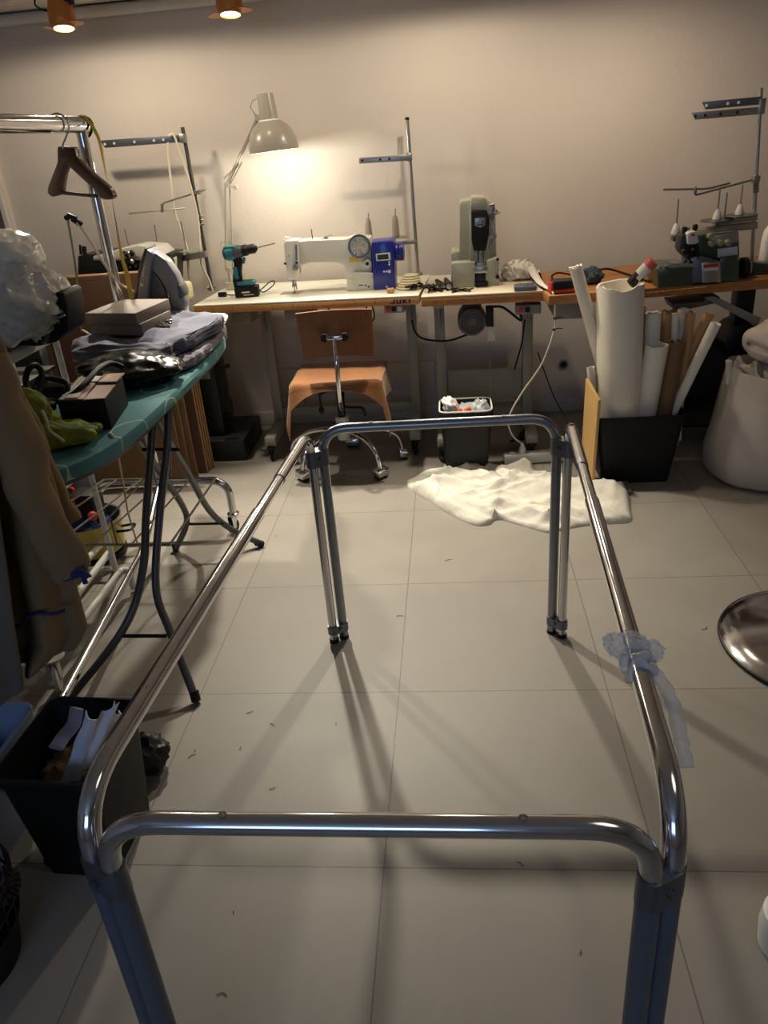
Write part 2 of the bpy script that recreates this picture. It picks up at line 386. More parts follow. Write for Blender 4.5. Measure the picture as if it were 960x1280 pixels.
# ================================================================== CHROME TABLE FRAME
fr = thing('table_frame', 'bare chrome tubular table frame with no top standing in the middle of the floor', 'table frame', (-.08, 1.4, 0))
R0 = .0148; ZT = .742
pFL, pFR = V((-.400, 2.108, 0)), V((.287, 2.115, 0)); rFL, rFR = V((-.430, 2.085, 0)), V((.316, 2.09, 0))
pNL, pNR = V((-.480, .682, 0)), V((.222, .678, 0)); rNL, rNR = V((-.513, .70, 0)), V((.252, .695, 0))
def up(p, z): return V((p.x, p.y, z))
part('cross_tube', MB().tube(fillet([up(pFL, .008), up(pFL, ZT), up(pFR, ZT), up(pFR, .008)], .085, 9), R0, 16), 'chromeleg', fr)
part('cross_tube', MB().tube(fillet([up(pNL, .008), up(pNL, ZT - .01), up(pNR, ZT - .01), up(pNR, .008)], .085, 9), R0, 16), 'chrome', fr)
for a, b, s in ((rNL, rFL, -1), (rNR, rFR, 1)):
    p0, p1 = up(a, ZT), up(b, ZT)
    sid = part('side_tube', MB().tube(fillet([up(a, .008), p0, p0.lerp(p1, .62)], .10, 9), R0 + .001, 16), 'chrome', fr)
    part('side_tube', MB().tube(fillet([p0.lerp(p1, .60), p1, up(b, .008)], .085, 9), R0 - .0015, 16), 'chrome', fr)
    sl = MB(); d = (p1 - p0).normalized(); q = p0.lerp(p1, .80)
    sl.tube([q - d * .06, q + d * .19], R0 + .0006, 16); part('sleeve', sl, 'chrome', fr)
def clamp(a, b, z, h, m):
    mb = MB(); d = (b - a); d.z = 0; L_ = d.length; d.normalize(); n = V((-d.y, d.x, 0)); ring = []
    r = R0 + .003
    for k in range(9):
        t = -PI / 2 + PI * k / 8; ring.append(b + d * (r * math.cos(t)) + n * (r * math.sin(t)))
    for k in range(9):
        t = PI / 2 + PI * k / 8; ring.append(a + d * (r * math.cos(t)) + n * (r * math.sin(t)))
    mb.ring_loft([[up(p, z) for p in ring], [up(p, z + h) for p in ring]], True, True)
    mid = (a + b) / 2
    for sg in (1, -1): mb.cyl(up(mid + n * r * sg * .5, z + h / 2), up(mid + n * (r + .006) * sg, z + h / 2), .006, n=10)
    part('clamp', mb, m, fr)
for a, b, zt in ((rFL, pFL, .632), (pFR, rFR, .632), (rNL, pNL, .60), (pNR, rNR, .60)):
    clamp(a.copy(), b.copy(), zt, .05, 'darksteel'); clamp(a.copy(), b.copy(), .035, .03, 'darksteel')
for p in (pNL, pNR, rNL, rNR): part('leg_sleeve', MB().cyl((p.x, p.y, .012), (p.x, p.y, .605), R0 + .0018, n=18), 'sleeve', fr, label='matte blue grey lower leg')
for p in (pFL, pFR, rFL, rFR, pNL, pNR, rNL, rNR):
    part('foot_cap', MB().cyl((p.x, p.y, 0), (p.x, p.y, .012), R0 + .0012), 'rubber', fr)
for a, b, ts, zz in ((pFL, pFR, (.22, .78), ZT), (pNL, pNR, (.24, .775), ZT - .01), (rNL, rFL, (.16,), ZT), (rFR, rNR, (.05,), ZT)):
    for t in ts:
        q = up(a.lerp(b, t), zz + R0 - .001)
        part('screw', MB().lathe([(.006, -.003), (.006, .0012), (.004, .0012), (.0035, .0004)], q, n=14), 'darksteel', fr)
# film tied round the right rail
fk = thing('plastic_film', 'knot of clear plastic film tied round the right rail of the chrome frame', 'plastic film', up(rNR.lerp(rFR, .19), ZT - .03))
mb = MB(); kc = up(rNR.lerp(rFR, .20), ZT + .002)
for k, (dy, s_) in enumerate(((0, 1.0), (.022, .9), (-.02, .85))):
    mb.tube([kc + V((math.cos(t) * .021 * s_, dy + .006 * math.sin(3 * t + k), math.sin(t) * .021 * s_)) for t in [2 * PI * i / 18 for i in range(18)]], [.007 + .003 * math.sin(5 * i + k) for i in range(18)], 8, closed=True)
part('knot', mb, 'clearplast', fk)
mb = MB(); mb.blob(kc + V((-.012, .04, .012)), (.034, .028, .016), 4, .3, 2.5, 3, 1.4); mb.blob(kc + V((.016, .02, .012)), (.024, .022, .018), 4, .3, 2.5, 5, 1.4)
part('ruffle', mb, 'clearplast', fk)
mb = MB(); pts = [kc + V((.018, -.01, .0)), kc + V((.036, -.05, -.02)), kc + V((.04, -.1, -.05)), kc + V((.042, -.135, -.075))]
mb.tube(spline(pts, 5), [.009 + .004 * abs(math.sin(i * 1.3)) for i in range(16)], 9, sy=.6)
part('tail', mb, 'clearplast', fk)

# ================================================================== SEWING BENCHES
HB = .83
def caster(parent, p, r=.028, m='blackmetal', wheelm='rubber', ang=0.0, h=None):
    c = V(p); d = V((math.cos(ang), math.sin(ang), 0)); n = V((-d.y, d.x, 0)); mb = MB()
    top = h or r * 2 + .022
    mb.cyl((c.x, c.y, top - .006), (c.x, c.y, top), r * .75); mb.cyl((c.x, c.y, r * 1.9), (c.x, c.y, top), .008)
    for sg in (1, -1):
        q = c + n * (.011 * sg) + d * .008
        mb.prism([V((q.x, q.y, 0)) + d * a + V((0, 0, z)) for a, z in ((-.6 * r, top - .006), (.6 * r, top - .006), (.25 * r + .008, r * .75), (-.1 * r + .008, r * .75))], n * .002 * sg)
    cs = part('caster', mb, m, parent)
    wm = MB(); cc = V((c.x + d.x * .012, c.y + d.y * .012, r)); wm.lathe([(r * .75, -.009), (r, -.006), (r, .006), (r * .75, .009)], cc, n, 20); part('wheel', wm, wheelm, cs)
    hb = MB(); hb.cyl(cc - n * .0125, cc + n * .0125, r * .3, n=12); part('hub', hb, 'steel', cs)
    return cs
def bench_leg(parent, x, yb, yf, m='deskframe', wid=.05, lean=0.0):
    mb = MB(); ym = (yb + yf) / 2 + .05
    mb.box((x, ym, .42), (wid, .06, .66), bev=.004); mb.box((x, ym, HB - .06), (wid, .36, .05), bev=.004)
    mb.box((x, (yb + yf) / 2, .105), (wid + .012, abs(yb - yf), .055), bev=.012)
    for sg in (1, -1): mb.prism([(x - .003, ym, HB - .09), (x - .003, ym + sg * .15, HB - .09), (x - .003, ym, HB - .24)], (.006, 0, 0))
    return part('leg', mb, m, parent)

# ---- bench with white top
p0, p1 = aZ(241, 382, HB), aZ(523, 369, HB)
u1 = (p1 - p0).normalized(); n1 = V((-u1.y, u1.x, 0)); L1 = (p1 - p0).length; D1 = .55
def b1(s, t, z=0): return V((p0.x, p0.y, HB)) + u1 * s + n1 * t + V((0, 0, z))
bench = thing('sewing_bench', 'long sewing bench with white top and ruler edge under the white and blue sewing machine', 'sewing table', V((0, 0, -HB)) + b1(L1 / 2, D1 / 2))
R1 = Matrix((u1, n1, (0, 0, 1))).transposed()
part('tabletop', MB().box(b1(L1 / 2, D1 / 2, -.004), (L1, D1, .008), R1, .002), 'desktop', bench)
part('edge_board', MB().box(b1(L1 / 2, D1 / 2, -.025), (L1 - .002, D1, .034), R1, .003), 'deskwood', bench)
mb = MB()
for i in range(1, int(L1 * 100) - 14):
    h = .02 if i % 10 == 0 else (.015 if i % 5 == 0 else .009)
    mb.box(b1(i * .01, -.0004, -.0105 - h / 2), (.0016 if i % 10 else .003, .0012, h), R1, 0)
part('ruler_marks', mb, mat('printed_ruler_ink', (128, 84, 44), .6), bench)
tp = b1(L1 - .125, -.0008, -.036)
mb = MB(); ls0 = L1 - .131
def stroke(x0, z0, x1, z1, w=.007, hor=False):       # one bar of a letter on the front edge
    o = (w / 2, 0) if not hor else (0, w / 2)
    mb.prism([b1(ls0 + x, -.0012, -.035 + z) for x, z in ((x0 - o[0], z0 - o[1]), (x0 + o[0], z0 + o[1]), (x1 + o[0], z1 + o[1]), (x1 - o[0], z1 - o[1]))], -n1 * .0008)
stroke(.016, .0, .016, .020); stroke(.0, .0025, .019, .0025, .005, True); stroke(.0025, .0, .0025, .007, .005)
stroke(.030, .0, .030, .020); stroke(.046, .0, .046, .020); stroke(.027, .0025, .049, .0025, .005, True)
stroke(.060, .0, .060, .020); stroke(.063, .010, .076, .020, .009); stroke(.063, .010, .076, .0, .009)
stroke(.089, .0, .089, .020)
part('lettering', mb, 'ink', bench)
yb, yf = b1(.3, D1 - .03).y, b1(.3, .03).y
xl = b1(.28, 0).x; xr = b1(L1 - .06, 0).x
for xx in (xl, xr):
    bench_leg(bench, xx, yb, yf - .0)
    for yy in (yf + .0, yb - .02): caster(bench, (xx, yy, 0), ang=PI / 2 + .4)
part('crossbar', MB().box(((xl + xr) / 2, (yb + yf) / 2 + .05, .17), (xr - xl, .03, .05)), 'deskframe', bench)
mb = MB(); q = b1(.50, .14, -.07); mb.box(q, (.12, .2, .05), R1, .008); part('oil_pan', mb, 'panelgrey', bench)
mb = MB(); mb.box(b1(.22, .12, -.075), (.1, .16, .06), R1, .006); part('drawer', mb, 'panelgrey', bench)
mb = MB(); q = b1(L1 - .12, .05, -.062); mb.box(q, (.095, .06, .038), R1, .004); sb_ = part('switch_box', mb, 'panelgrey', bench)
for k, m_ in enumerate(('red', 'blackplast', 'label')):
    part('switch', MB().box(b1(L1 - .147 + .026 * k, .018, -.062), (.02, .006, .022), R1, .002), m_, sb_)
mb = MB(); q = b1(L1 - .26, .06, -.05)
mb.tube(spline([q, q + V((.004, -.01, -.04)), q + V((.02, -.01, -.075)), q + V((.035, 0, -.05)), q + V((.03, 0, -.005))]), .004, 8); part('thread_hook', mb, 'blackmetal', bench)
mb = MB(); kl = b1(.62, .22, -.05); mb.tube(fillet([kl, kl + V((.0, -.02, -.1)), kl + V((.18, -.03, -.12))], .04), .007); part('knee_lever', mb, 'blackmetal', bench)

# ---- bench carrying the tall machine
p2, p3 = aZ(526, 371, HB), aZ(683, 363, HB)
L2 = (p3 - p2).length; u2 = (p3 - p2).normalized(); n2 = V((-u2.y, u2.x, 0)); D2 = .56
R2 = Matrix((u2, n2, (0, 0, 1))).transposed()
def b2(s, t, z=0): return V((p2.x, p2.y, HB)) + u2 * s + n2 * t + V((0, 0, z))
bn2 = thing('sewing_bench', 'narrow worn sewing bench in the middle under the tall grey machine', 'sewing table', V((0, 0, -HB)) + b2(L2 / 2, D2 / 2))
part('tabletop', MB().box(b2(L2 / 2, D2 / 2, -.004), (L2, D2, .008), R2, .002), 'desk2top', bn2)
part('edge_board', MB().box(b2(L2 / 2, D2 / 2, -.027), (L2 - .002, D2, .038), R2, .003), 'wornwood', bn2)
mb = MB()
for i in range(1, 9): mb.box(b2(i * L2 / 9, -.0004, -.022 - .004 * (i % 3)), (.012, .0012, .004), R2, 0)
part('ruler_marks', mb, mat('worn_ruler_ink', (120, 80, 42), .6), bn2)
yb2, yf2 = b2(.3, D2 - .03).y, b2(.3, .03).y
lx0, lx1 = aZ(545, 585, 0).x * 0 + b2(.075, 0).x, b2(L2 - .05, 0).x
for xx in (lx0, lx1):
    bench_leg(bn2, xx, yb2, yf2)
    for yy in (yf2, yb2 - .02): caster(bn2, (xx, yy, 0), r=.032, ang=PI / 2 + .6)
part('back_panel', MB().box(((lx0 + lx1) / 2, (yb2 + yf2) / 2 + .06, .30), (lx1 - lx0 - .05, .02, .17)), 'deskframe', bn2)
part('pedal_bar', MB().box(((lx0 + lx1) / 2, (yb2 + yf2) / 2 + .05, .16), (lx1 - lx0, .03, .04)), 'deskframe', bn2)
mc = aY(590, 401, yf2 + .14); mb = MB()
mb.lathe([(.03, -.04), (.062, -.035), (.068, -.02), (.068, .10), (.05, .12)], mc, (0, 1, 0), 28)
mt = part('motor', mb, 'motorgrey', bn2)
mb = MB()
for rr in (.052, .038, .024): mb.tube([mc + V((math.cos(2 * PI * k / 28) * rr, -.042, math.sin(2 * PI * k / 28) * rr)) for k in range(28)], .0035, 6, closed=True)
for k in range(8): mb.box(mc + V((math.cos(k * PI / 4) * .035, -.041, math.sin(k * PI / 4) * .035)), (.03, .004, .004), Euler((0, -k * PI / 4, 0)), 0)
part('motor_grille', mb, 'greytube', mt); part('motor_bracket', MB().box(mc + V((0, .03, .085)), (.09, .09, .05)), 'deskdark', bn2)
part('motor_control_box', MB().box(aY(612, 395, yf2 + .16), (.035, .07, .09)), 'blackplast', bn2)
part('paper_tag', MB().box(aY(614, 416, yf2 + .14), (.034, .004, .08)), 'offwhite', bn2)
q = aY(660, 385, yf2 + .02); mb = MB(); mb.box(q, (.115, .07, .042), R2, .004); sb_ = part('switch_box', mb, 'panelgrey', bn2)
for k, m_ in enumerate(('red', 'blackplast')):
    part('switch', MB().box(q + V((-.035 + .03 * k, -.037, 0)), (.022, .006, .024), R2, .002), m_, sb_)
mb = MB(); a = aY(612, 418, yf2 + .16); mb.tube([a, (a.x - .003, a.y, .2)], .0018, 6); part('pull_chain', mb, 'fine', bn2)

# ---- oiled wood bench on the right
p4, p5 = aZ(686, 370, HB), aZ(960, 349, HB)
u3 = (p5 - p4).normalized(); n3 = V((-u3.y, u3.x, 0)); L3 = 1.25; D3 = .60
p4 = p4 + u3 * .0
R3 = Matrix((u3, n3, (0, 0, 1))).transposed()
def b3(s, t, z=0): return V((p4.x, p4.y, HB)) + u3 * s + n3 * t + V((0, 0, z))
bn3 = thing('sewing_bench', 'dark oiled wood sewing bench on the right under the green overlock machine', 'sewing table', V((0, 0, -HB)) + b3(L3 / 2, D3 / 2))
part('tabletop', MB().box(b3(L3 / 2, D3 / 2, -.02), (L3, D3, .04), R3, .003), 'wornwood', bn3)
mb = MB(); q0, q1 = aZ(808, 367, HB), aZ(884, 359, HB)
for k in range(9):
    a = q0.lerp(q1, (k + .1) / 9); c_ = q0.lerp(q1, (k + .85) / 9)
    mb.tube([a + V((0, .008, .0012)), c_ + V((0, .008, .0012))], .006, 6, sy=.25)
part('ruler_strip', mb, 'brass', bn3)
yb3, yf3 = b3(.3, D3 - .03).y, b3(.3, .05).y
for s_ in (.45, 1.21):
    xx = b3(s_, 0).x; mb = MB()
    mb.box((xx, (yb3 + yf3) / 2 + .1, .42), (.05, .06, .72), bev=.004); mb.box((xx, (yb3 + yf3) / 2 + .05, .03), (.06, yb3 - yf3 - .1, .05), bev=.01)
    part('leg', mb, 'deskdark', bn3)
bx = aY(712, 396, yf3 + .08); part('drawer', MB().box((bx.x, bx.y + .1, HB - .085), (.14, .3, .085)), 'panelgrey', bn3)
mb = MB(); mb.prism([aY(x, y, yf3 + .06) for x, y in ((880, 372), (892, 370), (952, 398), (946, 408))], (0, .03, 0), .002); part('treadle_bracket', mb, 'deskframe', bn3)
mb = MB(); mb.px([(842, 381), (880, 377), (884, 372), (900, 371), (900, 378), (846, 390)], yf3 + .07, .18, .003); part('under_tray', mb, 'motorgrey', bn3)
part('cable_box', MB().box(aY(845, 470, yb3 - .03), (.52, .04, .40)), 'deskdark', bn3)
part('pedal', MB().box((b3(.78, 0).x, yf3 + .33, .13), (.5, .25, .02), Euler((.25, 0, 0))), 'deskdark', bn3)
part('pedal_bar', MB().box((b3(.785, 0).x, (yb3 + yf3) / 2 + .1, .1), (.67, .03, .04)), 'deskdark', bn3)
mt = aY(925, 425, yf3 + .2); part('motor', MB().lathe([(.05, -.06), (.085, -.05), (.09, 0), (.09, .12), (.06, .14)], mt, (0, 1, 0), 24), 'blackmetal', bn3)
part('motor_bracket', MB().box((mt.x, mt.y + .03, (mt.z + HB - .05) / 2 + .02), (.08, .08, HB - .04 - mt.z)), 'blackmetal', bn3)
# ================================================================== THINGS ON THE BENCHES
def pxs(mb, pts, Y, depth, bev=.004, snap=None):
    P = [aY(x, y, Y) for x, y in pts]
    if snap is not None:
        for p in P:
            if abs(p.z - snap) < .03: p.z = snap + .0004
    return mb.prism(P, (0, depth, 0), bev)
# ---- white sewing machine with blue motor
Ym = 3.84
sm = thing('sewing_machine', 'white industrial sewing machine with a blue control motor on the white bench', 'sewing machine', aZ(420, 365, HB))
mb = MB()
pxs(mb, [(372, 302), (385, 300.5), (432, 299), (440, 296), (463, 297), (465, 330), (466, 363), (434, 363), (432, 340), (429, 331), (421, 328.5), (386, 329), (379, 332), (372, 331)], Ym, .12, .008, HB)
part('body', mb, 'whitepaint', sm)
mb = MB(); pxs(mb, [(354.5, 305), (357, 300.5), (372.5, 300.5), (374, 330), (371, 350), (360, 350), (357.5, 336)], Ym - .006, .115, .006); fp = part('face_plate', mb, 'whitepaint', sm)
mb = MB(); q = aY(369.5, 335, Ym - .012); mb.lathe([(.014, 0), (.014, .006), (.009, .008), (.011, .016), (.005, .018)], q, (0, -1, 0), 18)
mb.tube(fillet([q + V((.006, -.012, .006)), q + V((.02, -.016, .02)), q + V((.026, -.014, -.02))], .008), .0018, 6)
part('tension_disc', mb, 'steel', fp)
mb = MB()
for x, y in ((356.5, 329.5), (371, 328.5)):
    q = aY(x, y, Ym - .006); mb.cyl(q, q + V((0, -.003, 0)), .006, n=10)
part('screw', mb, 'blackmetal', fp)
mb = MB(); a, b = aY(359, 300, Ym + .05), aY(359, 296, Ym + .05); mb.cyl(a, b, .02, .014, 14); part('adjusting_cap', mb, 'whitepaint', fp)
mb = MB(); a, b = aY(359.5, 321, Ym - .0065), aY(363, 314, Ym - .0065); mb.prism([a, a + V((.012, 0, 0)), a + V((.006, 0, .012))], (0, -.001, 0)); part('warning_sticker', mb, 'yellow', fp)
mb = MB(); q = aY(371, 316, Ym - .008); mb.tube([aY(370, 306, Ym - .008), aY(370.5, 325, Ym - .008)], .004, 8); part('take_up_lever', mb, 'steel', fp)
mb = MB(); a = aY(366, 349, Ym + .04); bt = V((a.x + .003, a.y, HB + .004))
mb.cyl(a, a.lerp(bt, .55), .0065); mb.cyl(a.lerp(bt, .5), bt, .0028); mb.box(a.lerp(bt, .5), (.018, .016, .014)); mb.box(bt + V((0, -.006, .0)), (.016, .03, .006), bev=.002)
mb.cyl(a + V((.012, 0, 0)), a.lerp(bt, .8) + V((.012, 0, 0)), .003)
part('needle_bar', mb, 'steel', sm)
mb = MB(); c0 = aZ(352, 369, HB); c1 = aZ(368, 358, HB); mb.box(((c0.x + bt.x) / 2 + .01, bt.y - .0, HB + .0012), (.10, .07, .0022), R1, .0008); part('throat_plate', mb, 'steel', sm)
mb = MB(); pxs(mb, [(434, 350), (466, 349), (467, 363), (433, 363)], Ym - .012, .14, .004, HB); part('base', mb, 'whitepaint', sm)
mb = MB(); pxs(mb, [(441, 341), (470, 341), (474, 345), (474, 352), (470, 352), (469, 363), (445, 363)], Ym - .022, .02, .003, HB); part('cover_panel', mb, 'offwhite', sm)
mb = MB(); pxs(mb, [(447.5, 354.5), (463, 354), (463, 360), (447.5, 360.5)], Ym - .0235, .0015, 0); lb = part('rating_label', mb, 'label', sm)
mb = MB(); pxs(mb, [(448.5, 356), (454, 355.8), (454, 357), (448.5, 357.2)], Ym - .0242, .0008, 0); pxs(mb, [(456, 355.8), (458, 355.6), (458, 357.6), (456, 357.8)], Ym - .0242, .0008, 0); pxs(mb, [(459.5, 357.5), (462, 357.4), (462, 359.3), (459.5, 359.4)], Ym - .0242, .0008, 0)
part('label_print', mb, 'ink', lb)
mb = MB(); pxs(mb, [(436, 322), (447, 320.5), (449, 327.5), (437, 327.5)], Ym - .0015, .0016, 0); part('warning_sticker', mb, 'yellow', sm)
q = aY(459.5, 329, Ym); mb = MB(); mb.lathe([(.024, 0), (.023, .012), (.019, .016)], q, (0, -1, 0), 24); kn = part('stitch_dial', mb, 'offwhite', sm)
mb = MB(); mb.lathe([(.0085, .0155), (.007, .018)], q, (0, -1, 0), 16); part('dial_cap', mb, 'blackmetal', kn)
mb = MB(); pxs(mb, [(464.5, 303), (490, 300.5), (492.5, 303), (494.5, 360), (490, 362.5), (470.5, 362.5), (466.5, 356)], Ym - .03, .15, .006, HB); cu = part('control_motor', mb, 'blueplast', sm)
mb = MB(); pxs(mb, [(469.5, 317.5), (487.5, 315.5), (488.5, 325), (470.5, 326.5)], Ym - .0335, .004, .0008); scn = part('screen_frame', mb, 'whiteplast', cu)
mb = MB(); pxs(mb, [(471.5, 318.8), (485, 317.3), (486, 323.8), (472, 325)], Ym - .0342, .002, 0); part('screen', mb, 'lcd', cu)
mb = MB()
for i in range(4):
    for j in range(2):
        q = aY(472.5 + i * 4.2, 329.5 + j * 4.5, Ym - .03); mb.lathe([(.0042, 0), (.0038, .0015)], q, (0, -1, 0), 10)
part('keypad', mb, 'bluedark', cu)
mb = MB()
for x, y in ((486.5, 327.5), (486.5, 330.5), (480, 339.5), (483.5, 339.4)):
    q = aY(x, y, Ym - .03); mb.lathe([(.005, 0), (.0045, .0015)], q, (0, -1, 0), 12)
pxs(mb, [(485.2, 337.6), (488.4, 337.4), (488.4, 341), (485.2, 341.2)], Ym - .0312, .002, 0)
part('white_keys', mb, 'whiteplast', cu)
mb = MB(); a = aY(483.5, 358, Ym - .0305); mb.prism([a + V((-.006, 0, -.005)), a + V((.006, 0, -.005)), a + V((0, 0, .006))], (0, -.0008, 0)); part('warning_triangle', mb, 'label', cu)
hw = aY(492, 315, Ym + .04); mb = MB(); mb.lathe([(.034, 0), (.036, .008), (.043, .012), (.043, .02), (.041, .023), (.043, .026), (.043, .036), (.041, .039), (.043, .042), (.042, .050), (.02, .054)], hw, (1, 0, 0), 26); part('handwheel', mb, 'blueplast', sm)
mb = MB(); a = aY(391, 300, Ym + .06); mb.cyl(a + V((0, 0, -.006)), a + V((-.002, 0, .05)), .0022, n=8); part('spool_pin', mb, 'blackmetal', sm)
mb = MB(); a = aY(408, 299.5, Ym + .05)
mb.lathe([(.012, 0), (.012, .006), (.006, .008), (.006, .012), (.011, .013), (.011, .016)], a, n=14); mb.tube(fillet([a + V((-.025, 0, .004)), a + V((0, 0, .012)), a + V((.03, 0, .02))], .01), .003, 8)
part('bobbin_winder', mb, 'steel', sm)
# magnetic pin dish on the pillar
q = aY(449.5, 308, Ym - .004)
pd = thing('pin_dish', 'round magnetic dish full of pins stuck to the front of the white sewing machine', 'pin dish', q)
ax = V((0, -1, .12)).normalized()
mb = MB(); mb.lathe([(.046, 0), (.053, .004), (.055, .014), (.052, .015), (.046, .008), (.0, .007)], q, ax, 32); part('dish', mb, 'fine', pd)
mb = MB(); random.seed(3); ex = V((1, 0, 0)); ey = ax.cross(ex)
for i in range(150):
    t = random.uniform(0, 2 * PI); r_ = random.uniform(.012, .026); tw = random.uniform(-.5, .5); c_ = q + ax * random.uniform(.009, .016) + (ex * math.cos(t) + ey * math.sin(t)) * r_
    d = (ex * math.cos(t + tw) + ey * math.sin(t + tw)) * .018 + ax * random.uniform(-.002, .006)
    mb.tube([c_ - d, c_ + d], .0012, 4)
part('pins', mb, 'offwhite', pd, kind='stuff')
# ---- thread stand of the white bench
def aYx(x, Y, z): # x on screen -> world X at height z, distance Y
    lo, hi = -3., 3.
    for _ in range(40):
        m_ = (lo + hi) / 2; d = V((m_, Y, z)) - CAM; sx = 480 + FPX * d.dot(CR) / d.dot(CF)
        if sx < x: lo = m_
        else: hi = m_
    return lo
def holes(mb, a, b, ts, r=.006):
    for t in ts:
        p = a.lerp(b, t); mb.cyl(p + V((0, -.0022, 0)), p + V((0, -.0034, 0)), r, n=12)
Yt = 4.17
t0 = V((aYx(522, Yt, HB + .05), Yt, HB)); t1 = aY(509, 150, Yt)
ts = thing('thread_stand', 'slim thread stand with two cones rising behind the blue motor', 'thread stand', t0)
part('pole', MB().cyl(t0, t1, .009), 'steel', ts); part('pole_cap', MB().cyl(t1, t1 + V((0, 0, .012)), .0105), 'blackmetal', ts)
part('base_nut', MB().cyl(t0, t0 + V((0, 0, .015)), .022), 'steel', ts)
a, b = aY(449, 201, Yt - .03), aY(512, 197, Yt - .03); mb = MB(); mb.box((a + b) / 2, ((b - a).length, .003, .026), Euler((0, -math.atan2(b.z - a.z, b.x - a.x), 0)), .001)
arm = part('thread_arm', mb, 'steel', ts)
for t_ in (.06, .42, .6): mb = MB(); holes(mb, a, b, (t_,)); part('thread_eyelet', mb, 'hole', arm)
mb = MB(); c_ = aY(497, 172, Yt - .03); mb.tube([c_, aY(497.5, 197, Yt - .03)], .002, 6); part('thread_hook', mb, 'fine', ts)
part('arm_collar', MB().box((t1.x, Yt - .012, (a.z + b.z) / 2), (.03, .034, .036)), 'steel', ts)
a, b = aY(466, 307, Yt - .02), aY(521, 302, Yt - .02); mb = MB(); mb.box((a + b) / 2 + V((0, 0, 0)), ((b - a).length, .05, .016), Euler((0, -math.atan2(b.z - a.z, b.x - a.x), 0)), .003); part('spool_shelf', mb, 'steel', ts)
for x, yb_, yt_ in ((461.5, 297, 266), (495, 293, 261)):
    c_ = aY(x, yb_ + 3, Yt - .06); tp_ = aY(x - 1, yt_, Yt - .06)
    mb = MB(); mb.lathe([(.048, 0), (.05, .003), (.048, .005)], c_ + V((.012, 0, -.006)), n=26); pl_ = part('spool_plate', mb, 'steel', ts)
    part('spool_pin', MB().cyl(c_, tp_, .0025), 'fine', pl_)
    mb = MB(); mb.lathe([(.019, .0), (.019, .02), (.016, .08), (.010, .10), (.006, .105)], c_, n=18); cn = solo('thread_cone', mb, 'thread', 'grey thread cone on the spindle %s the blue motor' % ('just left of' if x < 480 else 'standing directly above'), 'thread cone', 'thread cones behind the blue motor')
# ---- desk lamp
lb_ = aZ(288, 362, HB) + V((.0, 0, 0)); Yl = 3.98; lb_.y = 4.1; lb_.x = aYx(289, 4.1, HB + .03)
lamp = thing('desk_lamp', 'grey jointed desk lamp with domed shade lit above the white sewing machine', 'lamp', (lb_.x, lb_.y, HB))
part('clamp', MB().box((lb_.x, lb_.y, HB + .02), (.05, .06, .038)), 'lampmetal', lamp)
part('post', MB().cyl((lb_.x, lb_.y, HB + .03), (lb_.x, lb_.y, HB + .10), .009), 'lampmetal', lamp)
J0 = V((lb_.x, lb_.y, HB + .10)); J1 = aY(284, 231, 4.06); J2 = aY(322, 147, 4.0); sc = aY(343, 189, Yl); st = aY(331, 117, Yl)
mb = MB()
for dx in (-.010, .012): mb.tube([J0 + V((dx * 1.8, 0, .0)), J1 + V((dx, 0, 0))], .0042, 8)
mb.tube([J0 + V((-.02, -.004, .12)), J0 + V((-.02, -.004, .14)), J0 + V((.025, -.004, .14)), J0 + V((.025, -.004, .0))], .003, 6)
part('lower_arm', mb, 'lampmetal', lamp)
mb = MB(); nn = V((.010, 0, .006))
for sg in (-1, 1): mb.tube([J1 + nn * sg, J2 + nn * sg], .0042, 8)
part('upper_arm', mb, 'lampmetal', lamp)
mb = MB(); s0 = J1 + V((-.012, -.006, .03)); s1 = J1.lerp(J2, .38) + V((.02, -.006, -.01))
mb.tube([s0.lerp(s1, k / 60) + V((0, math.cos(k * 1.57) * .005, math.sin(k * 1.57) * .005)) for k in range(61)], .0014, 5)
mb.tube([J1 + V((.015, -.006, 0)), s1], .0022, 6); part('spring', mb, 'fine', lamp)
for J in (J0, J1, J2): mb = MB(); mb.cyl(J + V((0, -.014, 0)), J + V((0, .014, 0)), .013, n=16); part('joint', mb, 'lampmetal', lamp)
mb = MB(); mb.cyl(J1 + V((.04, -.014, -.015)), J1 + V((.04, .006, -.015)), .011, n=14); mb.tube([J1, J1 + V((.04, 0, -.015))], .004, 6)
part('joint_knob', mb, 'lampmetal', lamp)
axs = (st - sc).normalized(); Ls = (st - sc).length
prof = [(.118, 0), (.117, .02), (.112, .05), (.10, .082), (.08, .108), (.058, .124), (.044, .132), (.043, .15), (.038, Ls - .002), (.036, Ls)]
inn = [(.034, Ls - .003), (.040, .14), (.056, .120), (.078, .104), (.098, .079), (.110, .048), (.115, .018), (.1165, 0)]
mb = MB(); mb.lathe(prof, sc, axs, 40, False, True); sh = part('lamp_shade', mb, 'shade', lamp)
mb = MB(); mb.lathe(inn, sc, axs, 40, True, False); part('shade_lining', mb, 'shadein', sh)
mb = MB(); mb.lathe([(.0, .012), (.02, .016), (.032, .035), (.03, .055), (.018, .08), (.014, .11)], sc, axs, 20); part('bulb', mb, 'bulb', lamp)
mb = MB(); k0 = sc.lerp(st, .45); mb.tube([J2, J2 + V((.02, 0, -.005)), k0 + V((-.03, 0, 0))], .006, 8); mb.box(J2 + V((.022, 0, -.01)), (.02, .02, .04)); part('shade_bracket', mb, 'lampmetal', lamp)
mb = MB(); mb.tube(spline([aY(324, 121, Yl), aY(315, 127, Yl), aY(313, 134, Yl), aY(318, 142, Yl), J2]), .0025, 6); part('cord', mb, 'lampmetal', lamp)
LAMP_C = sc + axs * .004; LAMP_AX = axs
